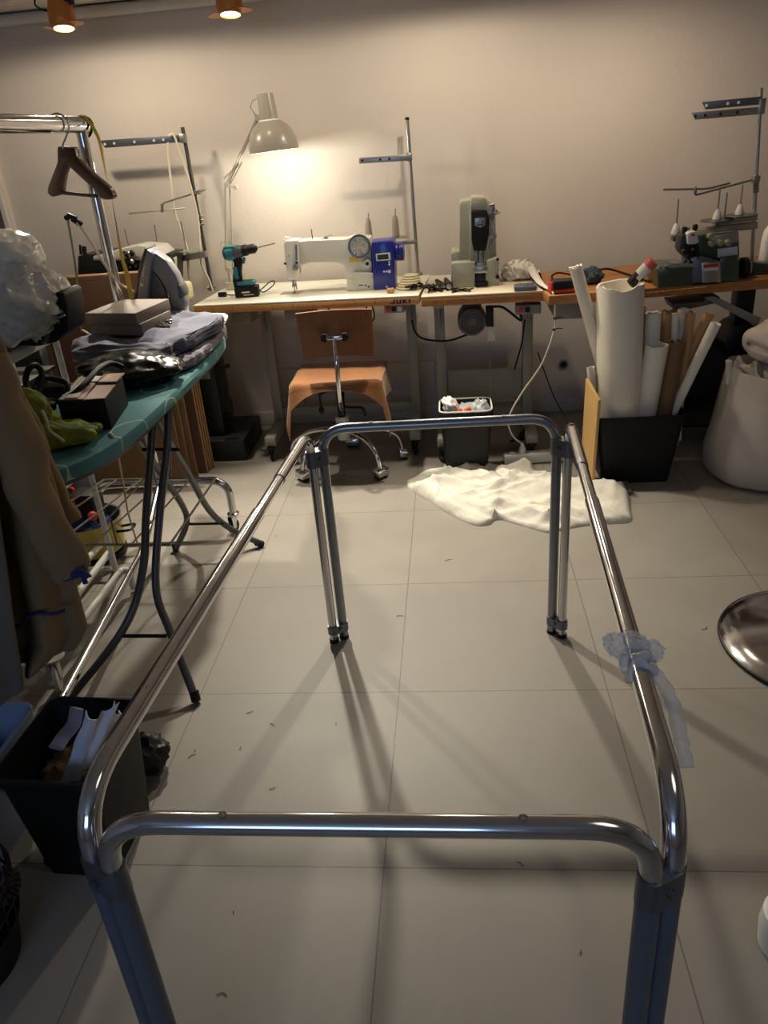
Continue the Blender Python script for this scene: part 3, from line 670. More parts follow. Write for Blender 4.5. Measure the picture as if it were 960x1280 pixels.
# ---- cordless drill
Yd = 3.92; db = aZ(306, 373, HB)
Yd = db.y + .02
dr = thing('cordless_drill', 'teal and black cordless drill standing on its battery on the white bench', 'drill', (db.x, Yd, HB))
mb = MB(); c_ = aY(288, 316.5, Yd + .035); e_ = aY(303, 313.5, Yd + .035); dd = (e_ - c_).normalized()
mb.lathe([(.012, -.038), (.026, -.032), (.033, -.015), (.034, .02), (.031, .05), (.027, .062)], c_, dd, 22); body = part('motor_housing', mb, 'irondark', dr)
mb = MB(); mb.lathe([(.0345, -.018), (.0355, 0), (.0345, .02)], c_, dd, 22, False, False); mb.box(c_ + V((.005, -.005, .028)), (.06, .045, .014), bev=.005); part('teal_shell', mb, 'drillteal', body)
mb = MB(); mb.lathe([(.026, .060), (.027, .085), (.022, .09), (.023, .12), (.016, .132), (.008, .138)], c_, dd, 20); ch = part('chuck', mb, 'blackplast', dr)
mb = MB(); be = aY(344, 304, Yd + .035); q = c_ + dd * .13; mb.tube([q, be], .0032, 8); part('drill_bit', mb, 'fine', ch)
mb = MB(); g0, g1 = aY(297, 324, Yd + .035), aY(297, 352, Yd + .035)
mb.tube(spline([g0 + V((-.004, 0, .01)), g0 + V((.0, 0, -.02)), g0.lerp(g1, .6), g1 + V((.002, 0, -.005))], 4), [.026, .025, .024, .022, .021, .021, .021, .021, .022, .023, .024, .026, .028][:13], 14, sy=.8); part('handle', mb, 'blackplast', dr)
mb = MB(); mb.box(g0.lerp(g1, .5) + V((-.006, -.013, -.01)), (.022, .016, .06), Euler((0, -.06, 0)), .005); mb.box(g0 + V((.03, 0, -.008)), (.014, .02, .03), Euler((0, .3, 0)), .005); part('trigger', mb, 'drillteal', dr)
bz = aY(305, 358, Yd).z
mb = MB(); mb.box((db.x - .005, Yd + .035, HB + .062), (.10, .07, .032), bev=.01); ft = part('foot', mb, 'blackplast', dr)
mb = MB(); mb.box((db.x + .008, Yd + .034, HB + .068), (.085, .073, .016), bev=.005); part('foot_trim', mb, 'drillteal', ft)
mb = MB(); mb.box((db.x + .004, Yd + .035, HB + .026), (.118, .075, .051), Euler((0, 0, .1)), .008); bt_ = part('battery', mb, 'blackplast', dr)
mb = MB(); mb.box((db.x + .004, Yd - .0025, HB + .026), (.04, .002, .007), Euler((0, 0, .1)), 0); mb.box((db.x + .018, Yd - .0026, HB + .013), (.05, .002, .0035), Euler((0, 0, .1)), 0); part('battery_marking', mb, 'label', bt_)
mb = MB(); q = V((db.x + .06, Yd + .02, HB + .03))
mb.tube(spline([q, aZ(326, 362, HB + .03), aZ(338, 352, HB + .045), aZ(343.5, 352, HB + .045), aZ(340, 358, HB + .03), aZ(330, 365, HB + .02), q + V((.01, -.01, 0))]), .003, 7); part('wrist_strap', mb, 'blackplast', dr)
# small things on the white bench
lt_ = thing('lead_plug', 'short lead with a small black plug left of the cordless drill', 'plug', aZ(278, 369, HB))
q = aZ(278.5, 371, HB); part('plug', MB().box(q + V((0, 0, .012)), (.042, .022, .022), R1, .004), 'blackplast', lt_)
part('lead', MB().tube(spline([q + V((.02, 0, .01)), q + V((.04, .004, .005)), q + V((.066, .004, .004))]), .0028, 6), 'blackplast', lt_)
q = aZ(488.5, 366.5, HB); solo('cork', MB().lathe([(.011, -.016), (.013, .016)], q + V((0, 0, .013)), (1, -.2, 0), 14), 'cork', 'small cork lying in front of the blue motor', 'cork')
q = aZ(512, 361, HB); mb = MB()
for k in range(6): mb.lathe([(.0, .0), (.062 - .006 * k, .001), (.066 - .006 * k, .006), (.062 - .006 * k, .011), (.0, .012)], q + V((.002 * k, .02, .011 * k)), n=28)
solo('cord_coil', mb, 'foam', 'cream coil of piping cord stacked at the right end of the white bench', 'cord coil', angle=70)
q = aZ(237, 381, HB)
# ---- tall grey machine
Yk = 3.74
tm = thing('buttonhole_machine', 'tall grey green machine with a black front plate and silver shield on the middle bench', 'machine', aZ(594, 357, HB))
mb = MB(); pxs(mb, [(574.5, 257), (575.5, 251.5), (606, 247), (619, 255), (621, 326), (574, 326)], Yk + .05, .16, .008); part('column', mb, 'machgrey', tm)
mb = MB(); pxs(mb, [(588, 262), (588.5, 248), (592, 246), (606, 246), (608, 249), (608.5, 263)], Yk + .0, .17, .006); part('top_cover', mb, 'machgrey', tm)
mb = MB(); pxs(mb, [(587, 262), (611, 262), (612, 326), (587, 326)], Yk + .012, .06, .006); part('head', mb, 'machgrey', tm)
mb = MB(); pxs(mb, [(589, 264.5), (609, 263.5), (611.5, 272), (611.5, 292), (607, 314), (592, 314), (589.5, 301)], Yk, .02, .005); fpl = part('front_plate', mb, 'blackplast', tm)
mb = MB(); pxs(mb, [(593.4, 272.6), (606.8, 272), (606.8, 281.5), (600.2, 284.6), (593.6, 282)], Yk - .002, .003, .0006); em = part('shield_emblem', mb, 'steel', fpl)
mb = MB(); q = aY(600.2, 276.4, Yk - .003)
mb.tube([q + V((.008 * math.sin(t), 0, .0075 * math.cos(t))) for t in [-2.4 + 4.8 * k / 16 for k in range(17)]], .0014, 6)
for sg in (-1, 1): mb.box(q + V((.0085 * sg, 0, -.0065)), (.007, .002, .002), bev=0)
mb.box(q + V((0, 0, -.017)), (.026, .002, .0045), bev=0); part('emblem_print', mb, 'ink', em)
mb = MB(); pxs(mb, [(563.5, 331), (566, 328), (594, 327), (594, 355), (564, 356.5)], Yk - .01, .24, .006, HB); part('base_left', mb, 'machgrey', tm)
mb = MB(); pxs(mb, [(608, 326), (622, 322), (623.5, 324), (624, 352), (612, 356), (606, 356)], Yk - .01, .24, .006, HB); part('base_right', mb, 'machgrey', tm)
mb = MB(); pxs(mb, [(564, 318), (566, 315), (575, 314), (575, 330), (564, 330)], Yk + .05, .16, .005); part('side_step', mb, 'machgrey', tm)
mb = MB(); pxs(mb, [(592, 330), (610, 330), (610, 357), (592, 357)], Yk + .06, .1, .004, HB); part('inner_block', mb, 'deskdark', tm)
mb = MB(); q = aY(601, 345, Yk + .05); mb.lathe([(.04, .0), (.04, .07), (.034, .085), (.02, .09)], V((q.x, q.y + .03, q.z - .01)), (0, -1, 0), 24); mb.box((q.x, q.y - .03, HB + .012), (.06, .08, .023)); part('snout', mb, 'blackmetal', tm)
mb = MB(); pxs(mb, [(593, 335), (597, 332), (606, 332), (610, 335), (609, 341), (594, 342)], Yk - .05, .09, .003); part('work_plate', mb, 'steel', tm)
mb = MB()
for x, y0, y1, r_ in ((596, 313, 330, .006), (601, 313, 334, .008), (606, 313, 328, .005), (599, 318, 334, .004), (603.5, 322, 336, .004)):
    mb.cyl(aY(x, y0, Yk + .008), aY(x, y1, Yk + .008), r_, n=10)
mb.box(aY(601, 330, Yk), (.04, .03, .012)); part('needle_clamp', mb, 'steel', tm)
mb = MB(); 
for x, y in ((613.5, 265), (619.5, 265.5), (614, 261)):
    q = aY(x, y, Yk + .05); mb.lathe([(.008, 0), (.012, .006), (.008, .012), (.012, .018), (.006, .02)], q, (0, -1, .1), 14)
mb.tube([aY(612, 256, Yk + .05), aY(617, 255, Yk + .05), aY(618, 262, Yk + .05)], .003, 6); mb.tube([aY(614, 266, Yk + .04), aY(625, 266, Yk + .03)], .005, 8)
part('tension_knob', mb, 'steel', tm)
mb = MB(); pxs(mb, [(610, 295), (621, 293), (621, 297), (610, 299)], Yk + .03, .03, .003); mb.tube(spline([aY(612, 276, Yk + .03), aY(617, 286, Yk + .02), aY(613, 300, Yk + .02), aY(612, 312, Yk + .01)]), .003, 7); part('thread_guide', mb, 'steel', tm)
mb = MB(); q = aY(622, 346, Yk - .012); mb.cyl(q, q + V((0, -.008, 0)), .009, n=12); q = aY(622, 324, Yk - .012); mb.cyl(q, q + V((0, -.006, 0)), .007, n=12); part('bolt', mb, 'blackmetal', tm)
# small things on the middle bench
q = aZ(657, 363, HB); ct = thing('tin_tray', 'small grey metal tray of needles right of the tall machine', 'tray', q)
part('tray', MB().box(q + V((0, .02, .011)), (.10, .085, .022), R2, .008), 'darksteel', ct)
mb = MB(); random.seed(5)
for i in range(12):
    c_ = q + V((random.uniform(-.03, .03), .02 + random.uniform(-.025, .025), .0235)); t = random.uniform(0, PI); d = V((math.cos(t), math.sin(t), 0)) * .016; mb.tube([c_ - d, c_ + d], .0014, 5)
part('needles', mb, 'steel', ct, kind='stuff')
def tube_tool(nm, label, cat, px0, px1, r, m, capm=None, group=None):
    a, b = aZ(*px0, HB + r), aZ(*px1, HB + r); t = thing(nm, label, cat, (a.x, a.y, HB), group)
    part('body', MB().tube([a, a.lerp(b, .3), a.lerp(b, .7), b], [r, r, r * .8, r * .6], 14), m, t)
    if capm: part('tip', MB().lathe([(r * .85, -.004), (r * .8, .002), (r * .4, .003)], a, (a - b).normalized(), 14), capm, t)
    return t
tube_tool('hand_tool', 'black handled tool with pale end, left of the pair beside the tall machine', 'tool', (553.5, 358), (546, 351), .016, 'blackplast', 'steel')
tube_tool('hand_tool', 'black handled tool with pale end, right of the pair touching the tall machine', 'tool', (561.5, 358), (557, 349), .016, 'blackplast', 'steel')
def clutter(nm, label, cat, c, n, ext, m, seed, r=.006):
    random.seed(seed); mb = MB()
    for i in range(n):
        a = c + V((random.uniform(-ext[0], ext[0]), random.uniform(-ext[1], ext[1]), random.uniform(r, ext[2]))); t = random.uniform(0, PI); l = random.uniform(.02, .04)
        d = V((math.cos(t) * l, math.sin(t) * l, 0)); z = V((0, 0, random.uniform(-.004, .006)))
        mb.tube([a - d, a + z, a + d], [r * .6, r, r * .7], 7)
    return solo(nm, mb, m, label, cat)
clutter('clip_heap', 'small heap of black metal presser feet at the front left of the middle bench', 'presser feet', aZ(542, 365, HB) + V((0, .01, 0)), 12, (.03, .02, .03), 'blackmetal', 11)
clutter('scissor_parts', 'flat scatter of black scissor parts in front of the tall machine', 'scissor parts', aZ(578, 365, HB) + V((0, .008, 0)), 9, (.04, .012, .012), 'blackmetal', 12, .004)
clutter('tool_tangle', 'tangle of black tools across the gap between white bench and middle bench', 'tools', aZ(522, 363, HB) + V((-.01, .02, .0)), 10, (.03, .02, .025), 'blackmetal', 13)
# white cloth bundle
q = aZ(650, 350, HB); cb = thing('cloth_bundle', 'crumpled white fabric bundle tied with strips behind the tin tray', 'fabric bundle', q + V((0, 0, 0)))
mb = MB(); mb.blob(q + V((-.005, .03, .035)), (.085, .07, .05), 4, .2, 2.2, 2, .9, HB + .001); part('bundle', mb, 'canvas', cb, 60)
mb = MB()
for k in range(3):
    c_ = q + V((-.03 + .03 * k, .03, .036)); mb.tube([c_ + V((.012 * math.sin(t * 2), math.cos(t) * .075, math.sin(t) * .052 if math.sin(t) > 0 else math.sin(t) * .034)) for t in [2 * PI * i / 20 for i in range(20)]], .004, 6, closed=True)
part('tie_strip', mb, 'canvas', cb)
e0, e1, e2 = q + V((.05, .0, .05)), aZ(675, 353, HB + .02), aZ(687, 362, HB + .01)
mb = MB(); pts = spline([e0, e1, e2], 6); mb.tube(pts, [.022, .021, .02, .02, .018, .017, .016, .014, .012, .011, .010, .008, .006][:len(pts)], 10, sy=.5); part('loose_end', mb, 'canvas', cb)
# ---- things on the right bench
q = aZ(703, 367, HB); mm = thing('multimeter', 'red and black electrical tester at the left end of the right bench', 'tester', q + V((0, .02, 0)))
part('body', MB().box(q + V((0, .03, .028)), (.10, .075, .054), R3, .008), 'blackplast', mm); mb = MB(); mb.box(q + V((0, .03, .012)), (.108, .083, .016), R3, .005); mb.box(q + V((-.047, .028, .034)), (.012, .08, .034), R3, .005); part('bumper', mb, 'red', mm)
mb = MB(); a = aZ(693, 352, HB + .03); mb.tube(spline([a, aZ(690, 345, HB + .06), aZ(700, 341, HB + .07), aZ(722, 346, HB + .02), aZ(735, 350, HB + .01)]), .004, 7); part('test_lead', mb, 'blackplast', mm)
mb = MB(); q = aZ(740, 356, HB); mb.blob(q + V((0, .04, .03)), (.05, .05, .04), 4, .3, 2.2, 9, .9, HB + .001); solo('knit_scrap', mb, 'grill', 'blue grey scrap of tangled cloth behind the leaning paper tube', 'cloth scrap', angle=60)
mb = MB(); mb.tube(spline([aZ(741, 341, HB + .02), aZ(757, 336, HB + .03), aZ(775, 340, HB + .01), aZ(800, 348, HB + .006), aZ(812, 352, HB + .006)]), .005, 7); solo('power_cable', mb, 'blackplast', 'black cable curving over the right bench behind the paper rolls', 'cable')
# glue cartridge leaning
a, b = aY(788, 356, 3.42), aY(817, 326, 3.40); dd = (b - a).normalized(); Lc = (b - a).length
gc = thing('marker_bottle', 'black and white bottle with a faded red cap leaning on the right bench', 'bottle', (a.x, a.y, HB))
part('bottle', MB().lathe([(.018, 0), (.024, .004), (.024, Lc * .55)], a, dd, 20), 'blackplast', gc); part('label_band', MB().lathe([(.0245, Lc * .42), (.0245, Lc * .76)], a, dd, 20), 'label', gc); part('cap', MB().lathe([(.0242, Lc * .75), (.0245, Lc * .98), (.02, Lc)], a, dd, 20), 'redsoft', gc)
mb = MB(); sd = V((dd.z, 0, -dd.x)); mb.box(a + dd * Lc * .38 + V((0, -.0245, 0)) , (.02, .002, .03), Euler((0, .75, 0)), 0); part('label_print', mb, 'label', gc)
# ---- overlock machine
Yo = 3.47
om = thing('overlock_machine', 'dark green overlock sewing machine with red warning label on the right bench', 'sewing machine', aZ(890, 354, HB))
mb = MB(); pxs(mb, [(822, 336), (826, 333), (866, 333), (866, 357.5), (826, 358), (823, 352)], Yo - .03, .2, .012, HB); part('cloth_plate_housing', mb, 'machgreen', om)
mb = MB(); P_ = [aY(x, 334, Yo - .035) for x in (829, 836, 868)]
mb.tube(fillet([aY(830, 337, Yo - .03), aY(829, 333, Yo - .03), aY(836, 331.5, Yo - .035), aY(869, 332, Yo - .035)], .02), .009, 10, sy=.5); mb.box(aY(848, 330, Yo + .05), (.12, .16, .008)); part('cloth_plate', mb, 'steel', om)
mb = MB(); pxs(mb, [(864, 322), (877, 320), (902, 327), (902, 354.5), (864, 357)], Yo + .0, .16, .006, HB); part('front_housing', mb, 'darksteel', om)
mb = MB(); pxs(mb, [(877, 328.5), (900.5, 327), (901, 353), (877.5, 355.5)], Yo - .006, .012, .003); fc = part('looper_cover', mb, 'steel', om)
mb = MB(); pxs(mb, [(879, 331), (897.5, 329.5), (897.5, 333.5), (879.5, 335)], Yo - .0075, .0016, 0); part('warning_stripe', mb, 'red', fc)
mb = MB(); pxs(mb, [(879.5, 335.2), (897.5, 333.7), (897.7, 338), (880, 339)], Yo - .0075, .0016, 0); part('warning_label', mb, 'label', fc)
mb = MB(); pxs(mb, [(900, 322), (924, 319), (925, 347), (901, 352.5)], Yo + .01, .18, .008, HB); part('motor_housing', mb, 'machgreen', om)
mb = MB(); pxs(mb, [(868, 295), (880, 293), (924, 289), (925, 322), (902, 326), (874, 324), (868, 310)], Yo + .03, .15, .008); part('upper_body', mb, 'machgreen', om)
mb = MB(); pxs(mb, [(897, 311), (922, 308), (922, 319), (897, 322)], Yo + .0285, .002, 0); part('name_label', mb, 'label', om)
mb = MB(); pxs(mb, [(859, 293), (862, 290), (871, 289), (874, 302), (871, 305), (860, 306)], Yo + .0, .09, .004); part('head_cover', mb, 'offwhite', om)
mb = MB(); pxs(mb, [(864, 292.5), (868.5, 292), (868.5, 295), (864, 295.5)], Yo - .001, .002, 0); part('head_badge', mb, 'red', om)
mb = MB(); pxs(mb, [(852, 295), (858, 292), (860, 304), (873, 303), (876, 322), (862, 326), (853, 318), (850, 312)], Yo + .02, .09, .005)
for x, y, r_ in ((854, 314, .012), (859, 320, .01), (867, 312, .014), (863, 327, .009), (871, 322, .008), (856, 326, .007), (868, 331, .008)):
    q = aY(x, y, Yo + .02); mb.lathe([(r_, 0), (r_, .012), (r_ * .6, .02)], q, (0, -1, 0), 12)
part('needle_mechanism', mb, 'machdark', om)
mb = MB()
for x, y in ((868.5, 288), (855, 291)):
    a = aY(x, y, Yo + .05); mb.lathe([(.007, -.02), (.007, 0), (.011, .004), (.011, .02), (.008, .024)], a, n=14)
part('presser_knob', mb, 'blackplast', om)
mb = MB(); mb.cyl(aY(861, 292, Yo + .05), aY(860.5, 284, Yo + .05), .006, n=10); part('presser_bar', mb, 'steel', om)
mb = MB(); pxs(mb, [(888, 295), (923, 291), (923, 303), (889, 306)], Yo + .018, .014, .003); tp_ = part('tension_plate', mb, 'steel', om)
for x, y in ((886.5, 295), (888, 304), (899, 303.3), (908.5, 303)):
    q = aY(x, y, Yo + .016); mb = MB(); mb.lathe([(.013, 0), (.013, .008), (.008, .010), (.0125, .014), (.012, .026), (.006, .028)], q, (0, -1, 0), 16); part('tension_dial', mb, 'tensionbeige', tp_)
hw = aY(926, 335, Yo + .09); mb = MB(); mb.lathe([(.03, -.01), (.044, 0), (.044, .022), (.03, .028), (.036, .032), (.036, .04), (.02, .044)], hw, (1, 0, 0), 24); part('handwheel', mb, 'blackplast', om)
mb = MB(); mb.lathe([(.0365, .029), (.0368, .036)], hw, (1, 0, 0), 24, False, False); part('handwheel_ring', mb, 'steel', om)
mb = MB(); pxs(mb, [(866, 355), (893, 352.5), (899, 356), (868, 359)], Yo - .015, .06, .002, HB); part('base_plate', mb, 'steel', om)
# its thread stand
Ys = 3.78; s0 = V((aYx(940.5, Ys, HB + .04), Ys, HB)); s1 = aY(951, 110, Ys)
so = thing('thread_stand', 'tall thread stand with two perforated arms behind the green overlock machine', 'thread stand', s0)
part('pole', MB().cyl(s0, s1, .009), 'steel', so); part('base_nut', MB().cyl(s0, s0 + V((0, 0, .015)), .022), 'steel', so)
def stand_arm(a, b, Y, h, m, ts_, par, tilt=0):
    a, b = aY(*a, Y), aY(*b, Y); mb = MB(); ang = math.atan2(b.z - a.z, b.x - a.x); d = (b - a).normalized(); n_ = V((-d.z, 0, d.x)) * h / 2
    mb.prism([a - n_ + d * .018, b - n_, b + n_, a + n_], (0, .003, 0), .0008); ar = part('thread_arm', mb, m, par)
    
    for t_ in ts_: mb = MB(); holes(mb, a + V((0, .0015, 0)), b + V((0, .0015, 0)), (t_,)); part('thread_eyelet', mb, 'hole' if m == 'steel' else 'offwhite', ar)
    return ar
stand_arm((877, 132.5), (951.5, 125.5), Ys - .012, .03, 'darksteel', (.08, .44, .62), so)
stand_arm((864, 145.5), (951.5, 138), Ys - .02, .028, 'steel', (.06, .2, .42, .66), so)
mb = MB(); q = aY(950.5, 133, Ys); mb.box((q.x, Ys - .008, q.z), (.026, .034, .06)); part('collar', mb, 'steel', so); mb = MB(); q = aY(944, 224, Ys); mb.box((q.x, Ys - .006, q.z), (.03, .03, .03))
part('collar', mb, 'steel', so)
for k in range(3): mb = MB(); q = aY(943.5, 231 + 4 * k, Ys); mb.cyl((q.x - .012, Ys - .012, q.z), (q.x + .012, Ys - .012, q.z), .006, n=10); part('collar_nut', mb, 'steel', so)
mb = MB(); mb.tube(fillet([aY(944, 224, Ys), aY(869, 244, Ys - .1), aY(869, 239, Ys - .1)], .02), .0045, 8); mb.tube(fillet([aY(829, 237, Ys - .1), aY(885, 236, Ys - .1), aY(912, 229, Ys - .06)], .03), .0045, 8); mb.box(aY(869, 238, Ys - .1), (.012, .016, .03)); part('guide_rod', mb, 'fine', so)
mb = MB()
for (a, b) in (((880, 288), (945, 281)), ((892, 277), (945, 270))):
    a, b = aY(*a, Ys - .03), aY(*b, Ys - .03); mb.box((a + b) / 2, ((b - a).length, .05, .03), Euler((0, -math.atan2(b.z - a.z, b.x - a.x), 0)), .003)
part('spool_shelf', mb, 'steel', so)
for (cx, cy) in ((896, 276), (925, 270)):
    q = aY(cx, cy, Ys - .09); mb = MB(); mb.lathe([(.068, 0), (.07, .003), (.068, .005)], q, n=28); part('spool_plate', mb, 'machgreen', so)
mb = MB(); a, b = aY(840, 298, Ys - .15), aY(893, 289, Ys - .15); mb.box((a + b) / 2, ((b - a).length, .05, .02), Euler((0, -.12, 0)), .003); part('spool_shelf', mb, 'machgreen', so)
for x0, yb_, xt, yt_, cn in ((844.5, 292, 845, 249, 1), (896, 274, 898, 236, 1), (905.5, 272, 906, 241, 0), (924, 268, 925.5, 231, 1)):
    Yy = Ys - (.15 if x0 < 850 else .09); a, b = aY(x0, yb_, Yy), aY(xt, yt_, Yy); b.x = a.x
    sp = part('spindle', MB().cyl(a, b, .0035, n=10), 'fine', so)
    if cn: part('cone_holder', MB().lathe([(.02, 0), (.019, .012), (.011, .034), (.006, .042)], a, n=16), 'offwhite', sp)
q = aZ(948, 344, HB); mb = MB(); mb.prism([(q.x - .05, q.y, HB), (q.x + .08, q.y, HB), (q.x + .08, q.y, HB + .035), (q.x - .05, q.y, HB + .062)], (0, .12, 0), .003); solo('metal_box', mb, 'machgreen', 'grey green sloped metal box at the right end of the oiled bench', 'box')
q = aZ(962, 325, HB); q.y = 3.85; q.x = aYx(962, 3.85, HB + .1); mb = MB(); mb.lathe([(.036, 0), (.038, .004), (.036, .11), (.03, .15), (.012, .18), (.012, .2)], (q.x, q.y, HB), n=20); solo('white_cone', mb, 'whiteplast', 'white plastic cone cut off by the right edge behind the sloped box', 'cone')
# ================================================================== CEILING TRACK AND SPOTS
YTk = 3.6; ZTk = ZC - .03
xa = aY(12, 12, YTk).x
tk = thing('light_track', 'long white lighting track on the ceiling carrying the amber spotlights', 'light track', ((xa + 1.9) / 2, YTk, ZC - .07))
mb = MB(); mb.box(((xa + 1.9) / 2, YTk, ZC - .035), (1.9 - xa, .05, .07), bev=.003); part('rail', mb, 'trimw', tk)
mb = MB(); mb.box((xa - .006, YTk, ZC - .04), (.014, .056, .078), bev=.003); part('end_cap', mb, 'trimw', tk)
SPOTS = []
for i, (px_, py_, tilt, lab) in enumerate(((80, 36, (.04, -.20), 'left spotlight in an amber wooden can above the clothes hanger'), (288, 19, (.0, -.20), 'second spotlight in an amber wooden can above the desk lamp'), (556, -9, (.02, -.20), 'third spotlight mostly cut off by the top edge of the photo'))):
    c_ = aY(px_, py_, YTk + .0); dn = V((tilt[0], tilt[1], -1)).normalized()
    sp = thing('ceiling_spotlight', lab, 'spotlight', (c_.x, c_.y, c_.z - .03), 'amber track spotlights')
    top = c_ - dn * .125
    mb = MB(); mb.lathe([(.03, 0), (.042, .004), (.046, .03), (.053, .055), (.053, .10), (.046, .118), (.040, .122)], top, dn, 28, True, False); cn = part('can', mb, 'brass', sp)
    mb = MB(); mb.lathe([(.041, .117), (.041, .119)], top, dn, 24); part('lens', mb, 'spotlens', sp)
    mb = MB(); mb.lathe([(.042, .108), (.047, .1225), (.0405, .125), (.0405, .118)], top, dn, 24, False, False); part('rim', mb, 'brass', cn)
    ex = V((1, -.25, 0)); ex = (ex - dn * ex.dot(dn)).normalized(); ey = dn.cross(ex)
    for sg, an in ((1, .35), (-1, .5 if i else -.9)):
        pts = [];o = top + dn * .112 + ex * .046 * sg; dr_ = (ex * sg * math.cos(an) - dn * math.sin(an) * (-.2)).normalized()
        for k in range(13):
            t = PI * k / 12; pts.append(o + dr_ * (.052 * math.sin(t)) + ey * (.03 * math.cos(t)))
        mb = MB(); mb.prism(pts, dn * .003); part('barn_door', mb, 'brass', cn)
    mb = MB(); st_ = V((c_.x + .052, c_.y + .0, top.z + .02)); mb.box((c_.x + .056, c_.y, (top.z - .045 + ZC - .07) / 2), (.012, .03, max(.03, ZC - .07 - top.z + .045))); mb.box((c_.x + .02, c_.y, ZC - .08), (.09, .03, .02)); part('bracket', mb, 'blackmetal', sp)
    mb = MB(); mb.tube(spline([top + V((-.02, 0, .0)), top + V((-.05, -.02, .03)), V((c_.x - .09, c_.y - .02, top.z - .03)), V((c_.x - .06, c_.y - .01, top.z - .055)), top + dn * .05 + V((-.05, 0, 0))][::-1]), .0035, 6)
    if i == 0: part('lead', mb, 'blackplast', sp)
    SPOTS.append((top + dn * .14, dn))

# ================================================================== WOODEN SWIVEL CHAIR
cx, cy = -.565, 3.60
ch = thing('swivel_chair', 'brown plywood swivel chair with chrome base tucked under the white bench', 'chair', (cx, cy, 0))
Yb = 3.42
def bk(u, v):
    x0, x1 = aY(370, 390, Yb).x, aY(464, 388, Yb).x; z0, z1 = aY(415, 449, Yb).z, aY(415, 389, Yb).z
    w = (x1 - x0) / 2; uu = u * 2 - 1
    sh = 1 - .06 * (1 - v)
    return V(((x0 + x1) / 2 + uu * w * sh, Yb + .02 - .035 * (abs(uu) ** 2) * 1.0 + .03 * (1 - v), z0 + (z1 - z0) * v))
mb = MB(); P_ = []
mb.sheet(bk, 16, 10, .012); part('backrest', mb, 'plywood', ch)
a = aY(418, 422, Yb - .01); mb = MB(); mb.box(a, (.075, .016, .02), bev=.006); br = part('back_bracket', mb, 'chrome', ch)
mb = MB()
for sg in (-1, 1): mb.cyl(a + V((sg * .045, -.006, 0)), a + V((sg * .045, .022, 0)), .018, n=16)
part('rubber_bush', mb, 'rubber', br)
mb = MB(); sp_ = [a + V((0, -.006, -.01)), aY(421, 455, Yb - .06), aY(424, 490, Yb - .05), aY(427, 512, Yb + .03), (cx, cy - .02, .34)]
mb.tube(spline(sp_, 6), .0105, 10, sy=.6); part('back_spine', mb, 'chrome', ch)
ZS = .485
def st_(x, y, cx=cx, cy=cy):
    return ZS
poly = [(math.cos(2 * PI * k / 28), math.sin(2 * PI * k / 28)) for k in range(28)]
sq = lambda c, s, e: (math.copysign(abs(c) ** e, c), math.copysign(abs(s) ** e, s))
pp = [sq(c_, s_, .6) for c_, s_ in poly]
mb = MB(); mb.ring_loft([[V((cx + x * .19 * k, cy + y * .19 * k, z)) for x, y in pp] for k, z in ((.96, ZS - .03), (1, ZS - .022), (1, ZS - .012), (.97, ZS - .005))]); part('seat', mb, 'plywood', ch)
# leather draped over the seat
x0s, x1s = aY(365, 480, 3.42).x, aY(486, 480, 3.42).x
dc = V(((x0s + x1s) / 2, cy - .0, 0))
def drape(u, v):
    # u across, v from back to front
    U = (u * 2 - 1) * .325; W = (v * 2 - 1) * .27
    hx, hy = .205, .175
    ox, oy = max(0, abs(U) - hx), max(0, abs(W) - hy)
    x = math.copysign(min(abs(U), hx), U); y = math.copysign(min(abs(W), hy), W)
    z = ZS + .004 - .012 * (max(0, 1 - (x / hx) ** 2)) * (1 if W < 0 else .3)
    dl = math.hypot(ox, oy); corner = (ox > 0 and oy > 0)
    fl = .16 * ox * (1.0 + .8 * math.sin(W * 22)) ; fy = .25 * oy
    lon = .95
    if W < 0: lon = .95 + .45 * max(0, min(1, (-W - .02) / .15))
    z -= (ox * lon * .95 + oy * (.2 + .95 * min(1, abs(U) / hx) ** 3))
    if dl < .03: z += (.03 - dl) * .25
    return V((cx + .01 + x + math.copysign(fl + .012 * (ox > 0), U), cy + y + math.copysign(fy, W), z + .004 * noise.noise(V((U * 9, W * 9, 0)))))
mb = MB(); mb.sheet(drape, 40, 32, .003); solo('leather_hide', mb, 'suede', 'brown suede hide draped over the seat of the wooden swivel chair', 'leather', angle=70)
mb = MB(); mb.lathe([(.10, .425), (.10, .455), (.19, .457)][:2], (cx, cy, 0), n=20); mb.box((cx, cy, .44), (.22, .22, .02)); part('seat_plate', mb, 'blackmetal', ch)
part('gas_column', MB().lathe([(.018, .25), (.018, .44)], (cx, cy, 0), n=18), 'blackmetal', ch)
part('hub', MB().lathe([(.03, .15), (.032, .16), (.034, .26), (.03, .27)], (cx, cy, 0), n=20), 'offwhite', ch)
mb = MB(); mb.tube(fillet([(cx + .02, cy - .02, .40), (cx + .02, cy - .05, .33), (cx + .12, cy - .07, .33), (cx + .125, cy - .07, .29)], .02), .007); mb.tube([(cx - .02, cy - .02, .42), (cx - .09, cy - .05, .40), (cx - .09, cy - .05, .33)], .006); mb.blob((cx - .09, cy - .05, .32), (.014, .014, .02), 2, 0); part('lever', mb, 'blackmetal', ch)
